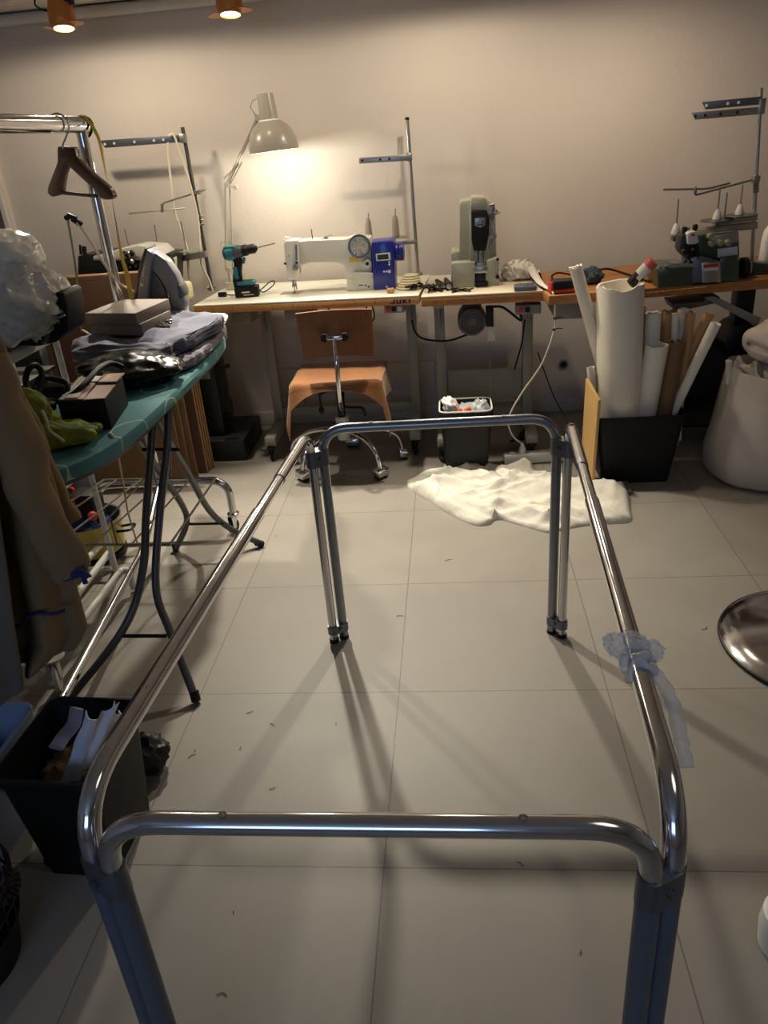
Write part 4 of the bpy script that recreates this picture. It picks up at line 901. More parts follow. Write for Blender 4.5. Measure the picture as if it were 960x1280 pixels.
for k, (fx, fy) in enumerate(((-.765, 3.44), (-.375, 3.43), (-.86, 3.66), (-.28, 3.68), (-.56, 3.86))):
    mb = MB(); d = (V((fx, fy, 0)) - V((cx, cy, 0))); L_ = d.length; d.normalize(); b = V((cx, cy, 0))
    mb.tube(spline([b + d * .03 + V((0, 0, .20)), b + d * L_ * .55 + V((0, 0, .185)), b + d * L_ * .9 + V((0, 0, .13)), b + d * L_ + V((0, 0, .05))], 6), .014, 12, sy=.8); lg = part('leg', mb, 'chrome', ch)
    mb = MB(); mb.box((fx, fy, .034), (.075, .05, .042), Euler((0, 0, math.atan2(d.y, d.x) + PI / 2)), .01); cs = part('caster', mb, 'chrome', lg)
    part('caster_wheel', MB().cyl(V((fx, fy, .02)) + V((-d.y, d.x, 0)) * .03, V((fx, fy, .02)) - V((-d.y, d.x, 0)) * .03, .02, n=16), 'rubber', cs)

# ================================================================== FLOOR, RIGHT HALF
def bin_mesh(c, wt, dt, wb, db, h, rot=0, r=.03, th=.004, rim=.012):
    mb = MB(); R_ = Euler((0, 0, rot)).to_matrix()
    def ring(w, d, z, rr): return [V(c) + R_ @ V((x, y, z)) for x, y in rrect(w, d, rr, 5)]
    def wd(t): return wb + (wt - wb) * t, db + (dt - db) * t
    w1, d1_ = wd(1); wr, dr2 = wd((h - .03) / h)
    mb.ring_loft([ring(wb, db, 0, r * .8), ring(wr, dr2, h - .03, r), ring(wr + rim, dr2 + rim, h - .028, r + rim / 2), ring(w1 + rim, d1_ + rim, h - .004, r + rim / 2), ring(w1 + rim * .6, d1_ + rim * .6, h, r + rim / 3), ring(w1 - th, d1_ - th, h, r), ring(wb - th * 2, db - th * 2, .008, r * .7)], True, True)
    return mb
# waste bin
c_ = aZ(584, 588, 0); wbn = thing('waste_bin', 'black plastic waste bin with crumpled wrappers under the middle bench', 'bin', (c_.x, c_.y, 0))
cb_ = V((c_.x, c_.y + .0, 0)); part('bucket', bin_mesh(cb_, .245, .20, .19, .16, .33), 'blackplast', wbn)
mb = MB(); mb.tube([cb_ + V((x, y, .336)) for x, y in rrect(.243, .20, .035, 5)], .004, 6, closed=True); part('liner_edge', mb, 'milk', wbn)
mb = MB(); mb.blob(cb_ + V((0, .0, .285)), (.105, .085, .05), 4, .25, 2.4, 4, 1.1); solo('bin_liner', mb, 'clearplast', 'clear crumpled plastic filling the waste bin under the middle bench', 'plastic bag', angle=70)
mb = MB(); mb.blob(cb_ + V((-.065, -.02, .33)), (.035, .05, .06), 4, .25, 2, 8, .9, rot=Euler((0, -.5, 0))); solo('white_wrapper', mb, 'milk', 'white crumpled wrapper sticking up at the left of the waste bin', 'wrapper', angle=70)
mb = MB(); mb.blob(cb_ + V((.07, -.02, .32)), (.045, .05, .045), 4, .25, 2.2, 12, 1.1); solo('silver_wrapper', mb, 'clearplast', 'grey crumpled film at the right of the waste bin', 'wrapper', angle=70)
for dx, s in ((-.03, 1), (.012, 1.3)):
    mb = MB(); mb.blob(cb_ + V((dx, -.055, .318)), (.016 * s, .012, .02 * s), 3, .35, 2.5, int(10 * s), .4); solo('orange_wrapper', mb, 'orange', 'small orange scrap in the waste bin, the %s of the two' % ('left' if s == 1 else 'right'), 'wrapper', 'orange scraps in the waste bin')
# power strip
a, b = aZ(630, 582, 0), aZ(712, 576, 0); ps = thing('power_strip', 'white power strip on the floor right of the waste bin', 'power strip', (a.lerp(b, .5).x, a.y, 0))
d = (b - a); ang = math.atan2(d.y, d.x); Rp = Euler((0, 0, ang)); mid = a.lerp(b, .5) + V((0, .02, .028))
part('housing', MB().box(mid, (d.length, .055, .05), Rp, .006), 'whiteplast', ps)
mb = MB()
for k in range(5): q = mid + Rp.to_matrix() @ V((-.11 + .055 * k, 0, .0255)); mb.cyl(q, q + V((0, 0, .0015)), .018, n=16)
part('socket', mb, 'offwhite', ps)
q = mid + Rp.to_matrix() @ V((-.12, 0, .045)); part('switch', MB().box(q - V((0, 0, .017)), (.022, .02, .01), Rp, .002), 'whiteplast', ps)
pg = thing('power_cord', 'cream power cord running from the cloth bundle down to the power strip', 'cord', (q.x + .06, q.y, .055))  # cream power cord with its plug
pl_ = mid + Rp.to_matrix() @ V((-.07, 0, .026)); mb = MB(); mb.lathe([(.018, 0), (.018, .02), (.011, .035), (.006, .05)], pl_, n=16); part('plug', mb, 'whiteplast', pg)
yq = yf3 - .06
pts = [aZ(681, 357, HB + .012), aZ(690, 364, HB + .014), aY(693, 375, yq), aY(693.5, 392, yq), aY(692, 415, yq), aY(677, 455, yq + .0), aY(655, 487, 3.47), aY(640, 512, 3.48), aY(635, 528, 3.49), aY(641, 545, 3.52), pl_ + V((0, 0, .045))]
part('cord', MB().tube(spline(pts, 6), .0038, 8), 'cordwhite', pg)
mb = MB()
for x, y in ((692.5, 412), (693.4, 398)):
    q = aY(x, y, yq); mb.cyl(q + V((0, 0, -.004)), q + V((0, 0, .004)), .0065, n=10); mb.tube([q, q + V((.02, -.004, .006)), q + V((.035, -.004, .004))], .002, 5)
part('cable_tie', mb, 'blackplast', pg)
# black machine cables under the benches
mb = MB(); mb.tube(spline([aY(515, 400, 3.72), aY(519, 415, 3.72), aY(531, 424, 3.7), aY(560, 426, 3.7), aY(585, 418, 3.74)]), .005, 7); solo('motor_cable', mb, 'blackplast', 'black cable sagging from the round motor to the white bench', 'cable')
mb = MB(); mb.tube(spline([aY(617, 383, 3.65), aY(630, 385, 3.62), aY(650, 400, 3.62), aY(651, 395, 3.62), aY(647, 388, 3.62)]), .006, 7); mb.tube(spline([aY(656, 400, 3.68), aY(652, 430, 3.75), aY(643, 462, 3.85)]), .004, 7); solo('motor_cable', mb, 'blackplast', 'black cable hanging beside the red switch of the middle bench', 'cable')
mb = MB(); mb.tube(spline([aZ(640, 556, .02) + V((0, .05, 0)), aY(648, 548, 3.62), aY(658, 541, 3.7)]), .008, 8); mb.box(aY(655, 543, 3.68), (.03, .04, .06), Euler((.6, .7, 0))); solo('black_plug', mb, 'blackplast', 'black plug and lead standing behind the power strip', 'plug')
mb = MB(); mb.tube(spline([aY(672, 440, 3.9), aY(690, 490, 3.7), aY(706, 522, 3.5), aY(712, 540, 3.45), V((aZ(714, 570, .0).x, 3.5, .012))]), .003, 6); solo('thin_cable', mb, 'blackplast', 'thin black cable slanting down to the floor left of the light plank', 'cable')
q = aY(704, 455, WY); so_ = thing('wall_socket', 'small round wall outlet under the right bench', 'socket', (q.x, WY, q.z)); part('plate', MB().lathe([(.027, 0), (.027, .005), (.024, .007)], (q.x, WY, q.z), (0, -1, 0), 24), 'panelgrey', so_); part('outlet', MB().lathe([(.017, .0065), (.016, .0075)], (q.x, WY, q.z), (0, -1, 0), 18), 'hole', so_)
q = aY(616, 476, WY - .1); mb = MB(); mb.lathe([(.022, 0), (.022, .03), (.012, .05), (.006, .06)], (q.x, 3.98, q.z), (-.5, 0, .8), 16); solo('white_plug', mb, 'whiteplast', 'white plug hanging in front of the metal panel of the middle bench', 'plug')
# white cloth on the floor
out = [(508, 602), (512, 612), (535, 626), (560, 642), (590, 656), (608, 657), (622, 650), (648, 656), (684, 666), (706, 662), (745, 656), (786, 653), (788, 640), (782, 612), (752, 606), (738, 604), (722, 600), (698, 594), (668, 592), (664, 585), (640, 588), (618, 590), (585, 592), (560, 592), (540, 598), (520, 599)]
O = [aZ(x, y, 0) for x, y in out]; O = spline(O + [O[0]], 6)[:-1]
cc = aZ(640, 622, 0); rings = []; NR = 40
mb = MB(); RR = []
fdir = V((.9, -.42, 0)).normalized(); fn = V((-fdir.y, fdir.x, 0))
for i in range(NR + 1):
    t = i / NR; ring = []
    for k, p in enumerate(O):
        q = cc.lerp(p, max(t, .02)); s_ = q.dot(fn); l_ = q.dot(fdir)
        sw = s_ + .05 * noise.noise(q * 5); w1_ = noise.noise(V((sw * 7.5, l_ * 1.5, 3))); w2_ = noise.noise(V((sw * 17 + l_ * 4, l_ * 3.5, 8)))
        r1 = (1 - abs(w1_) * 2.0); r2 = (1 - abs(w2_) * 2)
        edge = min(1, (1 - t) / .16)
        w3_ = noise.noise(V((sw * 9 - l_ * 6, l_ * 2, 15))); r3 = max(0, 1 - abs(w3_) * 3.2)
        h = (.010 + .036 * max(0, r1) ** 2.2 + .020 * max(0, r2) ** 1.6 + .020 * r3 ** 1.5 + .004 * noise.noise(q * 26)) * edge ** .45 * (.8 + .25 * max(0, min(1, (q.y - 2.85) / .35)))
        ring.append(V((q.x, q.y, .004 + max(0, h))))
    RR.append(ring)
base = [V((p.x, p.y, .0004)) for p in RR[-1]]
mb.ring_loft(RR + [base, [V((cc.x + (p.x - cc.x) * .02, cc.y + (p.y - cc.y) * .02, .0002)) for p in base]], True, True); solo('fabric_heap', mb, 'canvas', 'cream cotton cloth lying in a crumpled heap on the floor before the waste bin', 'cloth', angle=75)
# bin of pattern rolls
bc = V((.80, 3.375, 0))
rb = thing('roll_bin', 'tapered black plastic bin holding the paper pattern rolls on the right', 'bin', bc)
part('bucket', bin_mesh(bc, .385, .27, .295, .22, .325), 'blackplast', rb)
def roll(nm, label, pts, Y0, Y1, r, m, rag=.012, n=20, hollow=.72, seed=0, cat='paper roll', zend=.14):
    a, b = aY(*pts[0], Y0), aY(*pts[1], Y1); a = a + (a - b).normalized() * max(0, (a.z - zend) / max(.1, (b - a).normalized().z))
    d = (b - a); L_ = d.length; d.normalize(); upv = V((0, 1, 0)); nx = upv.cross(d).normalized(); ny = d.cross(nx); random.seed(seed)
    jag = [rag * (1.1 * noise.noise(V((seed * 3.1, math.cos(2 * PI * k / n) * 1.6, math.sin(2 * PI * k / n) * 1.6))) + random.uniform(-.25, .2)) for k in range(n)]
    sp_ = []
    def ring(rr, h, j): return [a + d * (h + j * jag[k]) + nx * (rr * (1 + .04 * math.sin(3 * 2 * PI * k / n + seed)) * math.cos(2 * PI * k / n)) + ny * (rr * math.sin(2 * PI * k / n)) for k in range(n)]
    mb = MB(); mb.ring_loft([ring(r, 0, 0), ring(r * 1.0, L_ * .35, 0), ring(r * .985, L_ * .7, 0), ring(r, L_, 1), ring(r * .96, L_, 1), ring(r * hollow, L_ - .002, 1), ring(r * hollow * .9, L_ - .06, 0), ], True, True)
    # the loose outer edge of the sheet
    e = [a + d * (L_ * t) + nx * (r * 1.02) * math.cos(-1.1) + ny * (r * 1.02) * math.sin(-1.1) for t in (0, .3, .6, .98)]
    t_ = ny * math.cos(-1.1) - nx * math.sin(-1.1)
    for k in range(3): mb.box((e[k] + e[k + 1]) / 2, (.0015, .003, (e[k + 1] - e[k]).length), Matrix((nx, ny, d)).transposed(), 0)
    return solo(nm, mb, m, label, cat, 'paper rolls in the black bin', angle=50)
roll('paper_roll', 'thick white paper roll, the biggest in the black bin', ((773, 515), (775, 356)), 3.358, 3.358, .098, 'paper', .02, 26, .9, 1, zend=.10)
roll('paper_roll', 'medium white paper roll with torn top right of the biggest roll', ((806, 515), (821, 430)), 3.345, 3.335, .05, 'paper', .012, 20, .85, 2)
roll('paper_roll', 'thin cream paper roll leaning left out of the black bin towards the bench', ((756, 470), (719, 332)), 3.42, 3.40, .027, 'paper', .014, 16, .75, 3)
roll('paper_roll', 'short white rolled tube standing behind the torn medium roll', ((812, 470), (817, 391)), 3.40, 3.40, .034, 'paper', .006, 18, .75, 4)
roll('paper_roll', 'long pale roll leaning right, lowest at the right of the black bin', ((842, 513), (895, 404)), 3.33, 3.31, .022, 'paper', .005, 16, .7, 5)
roll('paper_roll', 'tan paper roll leaning right just behind the long pale roll', ((842, 480), (887, 392)), 3.39, 3.38, .022, 'kraft', .012, 16, .75, 6)
roll('paper_roll', 'dark kraft paper roll between the torn medium roll and the long pale roll', ((831, 512), (847, 426)), 3.33, 3.33, .036, 'card', .008, 18, .8, 7)
roll('paper_roll', 'wide kraft tube with folded top left of the thin upright rolls', ((832, 470), (838, 388)), 3.44, 3.44, .036, 'kraft', .016, 18, .82, 8)
roll('paper_roll', 'thin grey white roll in front of the wide kraft tube', ((841, 480), (844, 392)), 3.37, 3.37, .014, 'paper', .006, 14, .7, 9)
roll('paper_roll', 'slim cream roll, the tallest of the thin upright rolls', ((849, 480), (854, 386)), 3.42, 3.42, .022, 'paper', .003, 16, .75, 10)
roll('paper_roll', 'tan open paper roll right of the slim cream roll', ((851, 490), (864, 390)), 3.37, 3.37, .02, 'kraft', .012, 16, .8, 11)
roll('paper_roll', 'narrow tan roll peeking out between the biggest roll and the short tube', ((799, 460), (803, 383)), 3.43, 3.43, .016, 'kraft', .008, 14, .75, 12)
roll('paper_roll', 'small white roll end low between the light board and the biggest roll', ((742, 505), (738, 459)), 3.36, 3.36, .017, 'paper', .004, 14, .7, 13)
# plank leaning on the bin
P0 = [aZ(722, 590, 0), aZ(733, 592, 0)]
plk = [aY(726, 590, 3.30), aY(743, 596, 3.26), aY(747, 500, 3.27), aY(735, 474, 3.31)]
z0 = .002
a0 = V((.575, 3.33, z0)); a1 = V((.605, 3.22, z0))
t1_ = aY(747.5, 500, 3.22); t0_ = aY(732, 473, 3.33)
mb = MB(); mb.prism([V((t1_.x - .012, 3.215, z0)), V((t0_.x - .006, 3.335, z0)), t0_, V((t1_.x, 3.215, t1_.z))], (.013, .003, 0), .001); solo('wood_plank', mb, 'plank', 'light wood board with slanted top standing against the left of the roll bin', 'board')
mb = MB(); q = aZ(752, 616, 0); mb.box(q + V((.02, .06, .006)), (.22, .16, .011), Euler((0, 0, -.05)), .002); solo('grey_tile', mb, 'panelgrey', 'flat grey sheet under the right end of the crumpled cloth', 'sheet')
# storage bag with blankets
bg = V((1.40, 3.34, 0)); rbg = .275
sb = thing('storage_bag', 'greige canvas storage bag stuffed with blankets at the right edge', 'bag', bg)
def bagring(r, z, sx=1.0, ph=0.0, sl=0.0): return [bg + V((r * sx * math.cos(t) * (1 + .02 * math.sin(5 * t + ph)), r * math.sin(t), z + sl * math.cos(t))) for t in [2 * PI * k / 40 for k in range(40)]]
mb = MB(); mb.ring_loft([bagring(.245, .002), bagring(.272, .025, 1, .3), bagring(.276, .12, 1, 1), bagring(.262, .24, 1, 2), bagring(.242, .36, 1, 2.6), bagring(.224, .46, 1, 3, -.03), bagring(.222, .475, 1, 3, -.03), bagring(.216, .47, 1, 3, -.03), bagring(.2, .36, 1, 3), ], True, True)
for v in mb.bm.verts: v.co += V((1, 0, 0)) * 0 + (v.co - bg).normalized() * .012 * noise.noise(v.co * 7)
part('body', mb, 'bag', sb, 60)
mb = MB(); q = bg + V((-.225, -.03, .50)); mb.tube(fillet([q + V((.0, 0, -.07)), q + V((-.012, 0, .03)), q + V((-.006, .025, .03)), q + V((.01, .025, -.06))], .01), .013, 8, sy=.3); part('handle_loop', mb, 'canvas', sb)
def pillow(c, hx, hy, hz, e=.5, amp=.03, freq=4, seed=0, rot=0.0, ridge=0.0, sub=5, mb=None, tilt=0.0):
    mb = mb or MB(); g = bmesh.ops.create_icosphere(mb.bm, subdivisions=sub, radius=1.0); so = V((seed * 3.3, seed * 1.7, seed * 9.1)); R_ = Euler((0, tilt, rot)).to_matrix()
    for v in g['verts']:
        d = v.co.normalized(); p = V([math.copysign(abs(t) ** e, t) for t in d])
        q = V((p.x * hx, p.y * hy, p.z * hz)); w = amp * noise.noise(q * freq / max(hx, hy) * .5 + so)
        if ridge: w -= ridge * abs(noise.noise(V((q.x * 9, q.y * 22, q.z * 5)) + so))
        if p.z > -.6: q += d * w
        v.co = V(c) + R_ @ q
    return mb
mb = pillow(bg + V((.02, -.03, .605)), .20, .13, .085, .75, .02, 5, 1, .15, .01)
for v in mb.bm.verts:      # the fold that runs along the front of the roll
    q = v.co - (bg + V((.02, -.03, .605)))
    if q.y < -.02: v.co.y += .045 * math.exp(-((q.z - .012 - .12 * max(0, q.x + .05) ** 2 - .02 * math.sin(q.x * 14)) / .011) ** 2)
solo('blanket', mb, 'blanket', 'smooth taupe blanket rolled on top of the storage bag', 'blanket', 'blankets in the storage bag', angle=75)
mb = MB()
def fl(u, v):
    t = u * 11 * PI; x = -.185 + .37 * u
    return bg + V((x + .018 * math.sin(v * 5 + t * .3), -.205 * math.sqrt(max(0, 1 - (x / .215) ** 2)) + .02 + .022 * math.sin(t) + .10 * v, .425 + .10 * v + .016 * math.sin(t * 2 + v * 5)))
mb.sheet(fl, 130, 10, .012); solo('blanket', mb, 'blanket', 'ruffled grey blanket folded in the mouth of the storage bag under the rolled one', 'blanket', 'blankets in the storage bag', angle=75)
# chrome stool base at the right edge
pc = V((1.10, 2.02, 0)); rP = pc.x - aZ(911, 812, .02).x
stl = thing('pedestal_stool', 'round chrome pedestal base cut off by the right edge of the photo', 'stool', pc)
mb = MB(); mb.lathe([(rP * .93, .0), (rP, .006), (rP, .014), (rP * .95, .024), (rP * .8, .032), (rP * .4, .046), (.06, .06), (.035, .09), (.032, .12)], pc, n=56); part('base', mb, 'chrome', stl)
part('base_ring', MB().tube([pc + V((rP * math.cos(t), rP * math.sin(t), .008)) for t in [2 * PI * k / 60 for k in range(60)]], .007, 8, closed=True), 'blackmetal', stl)
part('column', MB().cyl(pc + V((0, 0, .1)), pc + V((0, 0, .62)), .028), 'chrome', stl)
mb = MB(); mb.lathe([(.02, .60), (.16, .62), (.175, .64), (.175, .67), (.16, .69), (.0, .70)], pc, n=40); part('seat', mb, 'blackplast', stl)
# roll of tape bottom right
q = aZ(963, 1195, 0); mb = MB(); mb.lathe([(.05, 0), (.06, .004), (.064, .05), (.06, .09), (.05, .094)], q + V((.045, .02, 0)), n=32); solo('white_tub', mb, 'whiteplast', 'small white round tub just entering the photo at the lower right edge', 'tub')
# threads and bits on the floor
mb = MB(); random.seed(21)
for x, y in ((312, 890), (300, 935), (340, 905), (244, 938), (345, 670), (208, 928), (277, 1244), (292, 1140), (153, 1210), (725, 1190), (560, 700), (420, 905), (605, 640), (240, 945), (500, 770), (650, 1080), (340, 985), (880, 785)):
    a = aZ(x, y, .002); t = random.uniform(0, PI); l = random.uniform(.003, .014); d = V((math.cos(t) * l, math.sin(t) * l, 0)); s_ = V((d.y, -d.x, 0)) * random.uniform(-.6, .6)
    mb.tube(spline([a - d, a + s_, a + d], 4), .0008, 5)
solo('thread_scraps', mb, 'rubber', 'dark thread ends and bits scattered over the grey floor tiles', 'thread scraps', kind='stuff')
# ================================================================== LEFT SIDE, FAR
# brown boards standing in a row
for k in range(4):
    Y0 = 3.585 + .022 * k; x1 = aY(212 + 3.2 * k, 338, Y0).x; x0 = aY(75 - 4 * k, 343, Y0).x - .12; zt = aY(212 + 3 * k, 338.5 - (k > 0) * 1.5, Y0).z
    lab = ['large brown board nearest the camera behind the grey boxes', 'large brown board second in the upright row behind the grey boxes', 'large brown board third in the upright row behind the grey boxes', 'large brown board at the back of the upright row behind the grey boxes'][k]
    t = thing('brown_board', lab, 'board', ((x0 + x1) / 2, Y0, 0), 'brown boards standing behind the ironing board')
    part('face', MB().box(((x0 + x1) / 2, Y0, zt / 2), (x1 - x0, .012, zt - .002), bev=.001), 'brownboard' if k < 2 else 'card', t)
    part('edge_band', MB().box(((x0 + x1) / 2, Y0, zt), (x1 - x0 + .002, .0124, .008), bev=.001), 'cardedge', t, label='paler top edge')
    part('side_band', MB().box((x1, Y0, zt / 2), (.006, .0124, zt - .004), bev=.001), 'cardedge', t)
for k in range(3):
    Y0 = 3.42 + .03 * k; x1 = aZ(247 + 8 * k, 590 - 4 * k, .0).x + .0; x0 = x1 - .55; zt = .50 + .02 * k
    solo('cardboard_sheet', MB().box(((x0 + x1) / 2, Y0, zt / 2), (.55, .014, zt), bev=.0015), 'card', 'upright cardboard sheet below the ironing board, %s of three' % ('front one', 'middle one', 'rear one')[k], 'cardboard', 'cardboard sheets below the ironing board')
# back left sewing table with the old overlock machine
Yl2 = 4.0; xt0, xt1 = -2.2, aY(240, 365, 4.2).x
tb = thing('sewing_table', 'far left sewing table mostly hidden behind the brown boards', 'sewing table', ((xt0 + xt1) / 2, 4.0, 0))
part('tabletop', MB().box(((xt0 + xt1) / 2, 3.97, HB - .02), (xt1 - xt0, .5, .04), bev=.004), 'brownboard', tb)
for xx in (xt0 + .12, xt1 - .06):
    mb = MB(); mb.box((xx, 4.05, .42), (.05, .06, .74)); mb.box((xx, 3.97, .03), (.06, .46, .05), bev=.01); part('leg', mb, 'deskframe', tb)
om2 = thing('overlock_machine', 'old dark and cream overlock sewing machine behind the brown boards', 'sewing machine', (aY(155, 330, 3.95).x, 3.95, HB)); Yq = 3.86
mb = MB(); pxs(mb, [(97, 320), (130, 316), (134, 316), (214, 318), (214, 365), (97, 372)], Yq, .2, .006); part('body', mb, 'machdark', om2)
mb = MB(); pxs(mb, [(116, 320), (135, 316), (152, 311), (172, 307), (196, 309), (206, 318), (200, 326), (116, 326)], Yq - .005, .17, .006); part('top_cover', mb, 'offwhite', om2)
mb = MB(); mb.cyl(aY(101, 318, Yq + .05), aY(100, 306, Yq + .05), .006); mb.cyl(aY(106, 318, Yq + .05), aY(105, 308, Yq + .05), .011); part('presser_knob', mb, 'blackplast', om2)
mb = MB(); random.seed(4)
for k in range(16):
    q = aY(random.uniform(153, 178), random.uniform(314, 336), Yq - .005); r_ = random.uniform(.006, .014); mb.lathe([(r_, 0), (r_, .012), (r_ * .5, .02)], q, (random.uniform(-.5, .5), -1, random.uniform(-.4, .4)), 10)
part('needle_mechanism', mb, 'machdark', om2)
mb = MB()
for x, y, r_ in ((160, 316, .009), (165, 327, .012), (172, 321, .008), (158, 331, .006)): q = aY(x, y, Yq - .022); mb.lathe([(r_, 0), (r_, .006), (r_ * .4, .012)], q, (.2, -1, .1), 12)
part('tension_dial', mb, 'steel', om2)
mb = MB(); pxs(mb, [(190, 322), (206, 319), (214, 324), (214, 345), (190, 345)], Yq - .012, .1, .008); part('motor_cover', mb, 'offwhite', om2)
q = aY(209, 329, Yq - .02); mb = MB(); mb.lathe([(.02, 0), (.034, .006), (.034, .022), (.02, .028)], q, (1, -.3, 0), 20); part('handwheel', mb, 'blackplast', om2)
# its thread stand
Yp = 4.12; s0 = V((aYx(264, Yp, HB + .03), Yp, HB)); s1 = aY(228, 159, Yp)
so2 = thing('thread_stand', 'left thread stand with dark perforated arm and pale cord over it', 'thread stand', s0)
part('pole', MB().cyl(s0, s1, .0095), 'greytube', so2); part('base_nut', MB().cyl(s0, s0 + V((0, 0, .015)), .022), 'steel', so2)
stand_arm((126, 180.5), (232, 172.5), Yp - .012, .034, 'darksteel', (.05, .16, .40, .63, .74), so2)
mb = MB(); q = aY(229.5, 173, Yp); mb.box((q.x, Yp - .006, q.z), (.03, .036, .04)); part('collar', mb, 'steel', so2); mb = MB(); q = aY(248, 240, Yp); mb.box((q.x, Yp - .01, q.z), (.03, .03, .02)); mb.tube([q, q + V((.04, -.01, .008))], .004, 6)
part('collar', mb, 'steel', so2)
for k in range(3): mb = MB(); q = aY(250.5 + k, 270 + 5 * k, Yp); mb.cyl((q.x - .014, Yp - .012, q.z), (q.x + .014, Yp - .012, q.z), .007, n=10); part('collar_nut', mb, 'steel', so2)
mb = MB(); mb.tube(fillet([aY(248, 240, Yp - .01), aY(203, 254, Yp - .08), aY(203, 263, Yp - .08)], .015), .004, 7); mb.tube([aY(161, 267, Yp - .08), aY(231, 260, Yp - .08)], .004, 7); mb.cyl(aY(203, 265, Yp - .08), aY(203, 255, Yp - .08), .008); part('guide_rod', mb, 'fine', so2)
mb = MB(); a, b = aY(208, 326, Yp - .03), aY(259, 317, Yp - .03); mb.box((a + b) / 2, ((b - a).length, .05, .03), Euler((0, -math.atan2(b.z - a.z, b.x - a.x), 0)), .003); part('spool_shelf', mb, 'steel', so2)
for cx_, cy_ in ((235, 314), (209, 318)):
    q = aY(cx_, cy_, Yp - .09); mb = MB(); mb.lathe([(.06, 0), (.062, .003), (.06, .005)], q, n=28); part('spool_plate', mb, 'greenglass', so2)
for x0, y0, x1, y1 in ((161, 307, 155.5, 286), (197.5, 310, 193, 281), (233, 312, 226, 277)):
    a, b = aY(x0, y0, Yp - .09), aY(x1, y1, Yp - .09); part('spindle', MB().cyl(a, b, .0035, n=8), 'fine', so2)
for pts_, lab in (([(210, 178), (210.5, 195), (213, 222), (218, 262), (227, 290), (234, 312), (235.5, 335), (237, 365)], 'pale cord hanging straight over the left thread stand, the left strand'), ([(211, 170), (216, 168), (221, 178), (236, 225), (246, 265), (249, 290), (250, 312), (252, 330), (262, 352), (266, 365)], 'pale cord looped over the left thread stand, the right strand')):
    mb = MB(); mb.tube(spline([aY(x, y, Yp - .03) for x, y in pts_], 6), .006, 8); solo('fabric_cord', mb, 'cordwhite', lab, 'cord', 'pale cords on the left thread stand')  # each strand is a pale fabric cord
q = aY(238, 377, 3.9); mb = MB(); mb.box((q.x, 3.86, HB + .045), (.055, .09, .09), bev=.016, seg=3); solo('cream_pouch', mb, 'foam', 'small cream padded pouch on the far left table beside the white bench', 'pouch')
# dark press stand under the white bench
pr_ = thing('press_stand', 'dark floor stand with heavy base beside the cardboard sheets', 'stand', (-1.25, 3.92, 0))
part('base', MB().box((-1.25, 3.93, .06), (.26, .40, .12), bev=.012), 'deskdark', pr_)
part('column', MB().box((-1.30, 3.90, .40), (.13, .20, .58), bev=.01), 'deskdark', pr_)
mb = MB(); q = aY(281, 458, 3.8); mb.tube([(-1.24, 3.84, q.z), q], .006); mb.box(q, (.05, .025, .02), bev=.006); part('lever', mb, 'blackplast', pr_)
mb = MB(); 
for z in (.22, .17): mb.cyl((-1.23, 3.84, z), (-1.205, 3.84, z), .018, n=14)
mb.tube(spline([(-1.21, 3.83, .36), (-1.18, 3.82, .3), (-1.19, 3.83, .2)]), .005); part('hinge_knob', mb, 'blackplast', pr_)
part('bracket', MB().box(aY(256, 465, 3.72) , (.05, .02, .07)), 'panelgrey', pr_)
# grey bucket
q = aZ(112, 612, 0); mb = MB(); c_ = V((q.x - .03, q.y + .06, 0)); mb.lathe([(.10, 0), (.105, .004), (.125, .24), (.13, .25), (.122, .25), (.1, .02)], c_, n=32); solo('grey_bucket', mb, 'darksteel', 'dark grey round bucket on the floor under the ironing board', 'bucket')

# ================================================================== CLOTHES RAIL
XR_, YR = -1.27, 2.91
cr = thing('clothes_rail', 'chrome clothes rail on castors behind the ironing board', 'clothes rail', (XR_, 2.1, 0))
ze = .245; ca, cb2 = aZ(135, 668), aZ(294, 667)
for yy in (YR, 1.22):
    mb = MB(); mb.tube(fillet([(ca.x, yy, .075), (ca.x, yy, ze), (cb2.x, yy, ze), (cb2.x, yy, .075)], .10, 9), .0165, 14); part('base_tube', mb, 'chrome', cr)
    part('post', MB().cyl((XR_, yy, ze), (XR_, yy, 1.60), .0195, n=18), 'chrome', cr)
    for xx, an in ((ca.x, 2.4), (cb2.x, -2.0)):
        caster(cr, (xx, yy, 0), .032, 'chrome', 'rubber', an, .085)
        part('caster_collar', MB().lathe([(.02, 0), (.026, .004), (.026, .012), (.02, .016)], (xx, yy, .078), n=18), 'chrome', cr)
part('top_rail', MB().tube([(XR_, 2.955, 1.612), (XR_, 1.18, 1.612)], .024, 18, sy=1.1), 'chrome', cr)
mb = MB(); mb.lathe([(.027, 0), (.029, .006), (.026, .014), (.01, .018)], (XR_, 2.953, 1.612), (0, 1, 0), 20); part('end_cap', mb, 'blackplast', cr)
q0, q1 = aZ(175, 694, .10), aZ(77, 877, .10); part('bottom_rail', MB().tube([(XR_, YR, ze), (q0.x, q0.y + .12, .14), q0, q1, (q1.x, 1.22, .10)], .0125, 12), 'chrome', cr)
mb = MB(); mb.tube([V((XR_ + .029 * math.cos(t), 2.935, 1.606 + .034 * math.sin(t))) for t in [2 * PI * k / 20 for k in range(20)]], .0042, 7, closed=True); part('clip_ring', mb, 'blackplast', cr)
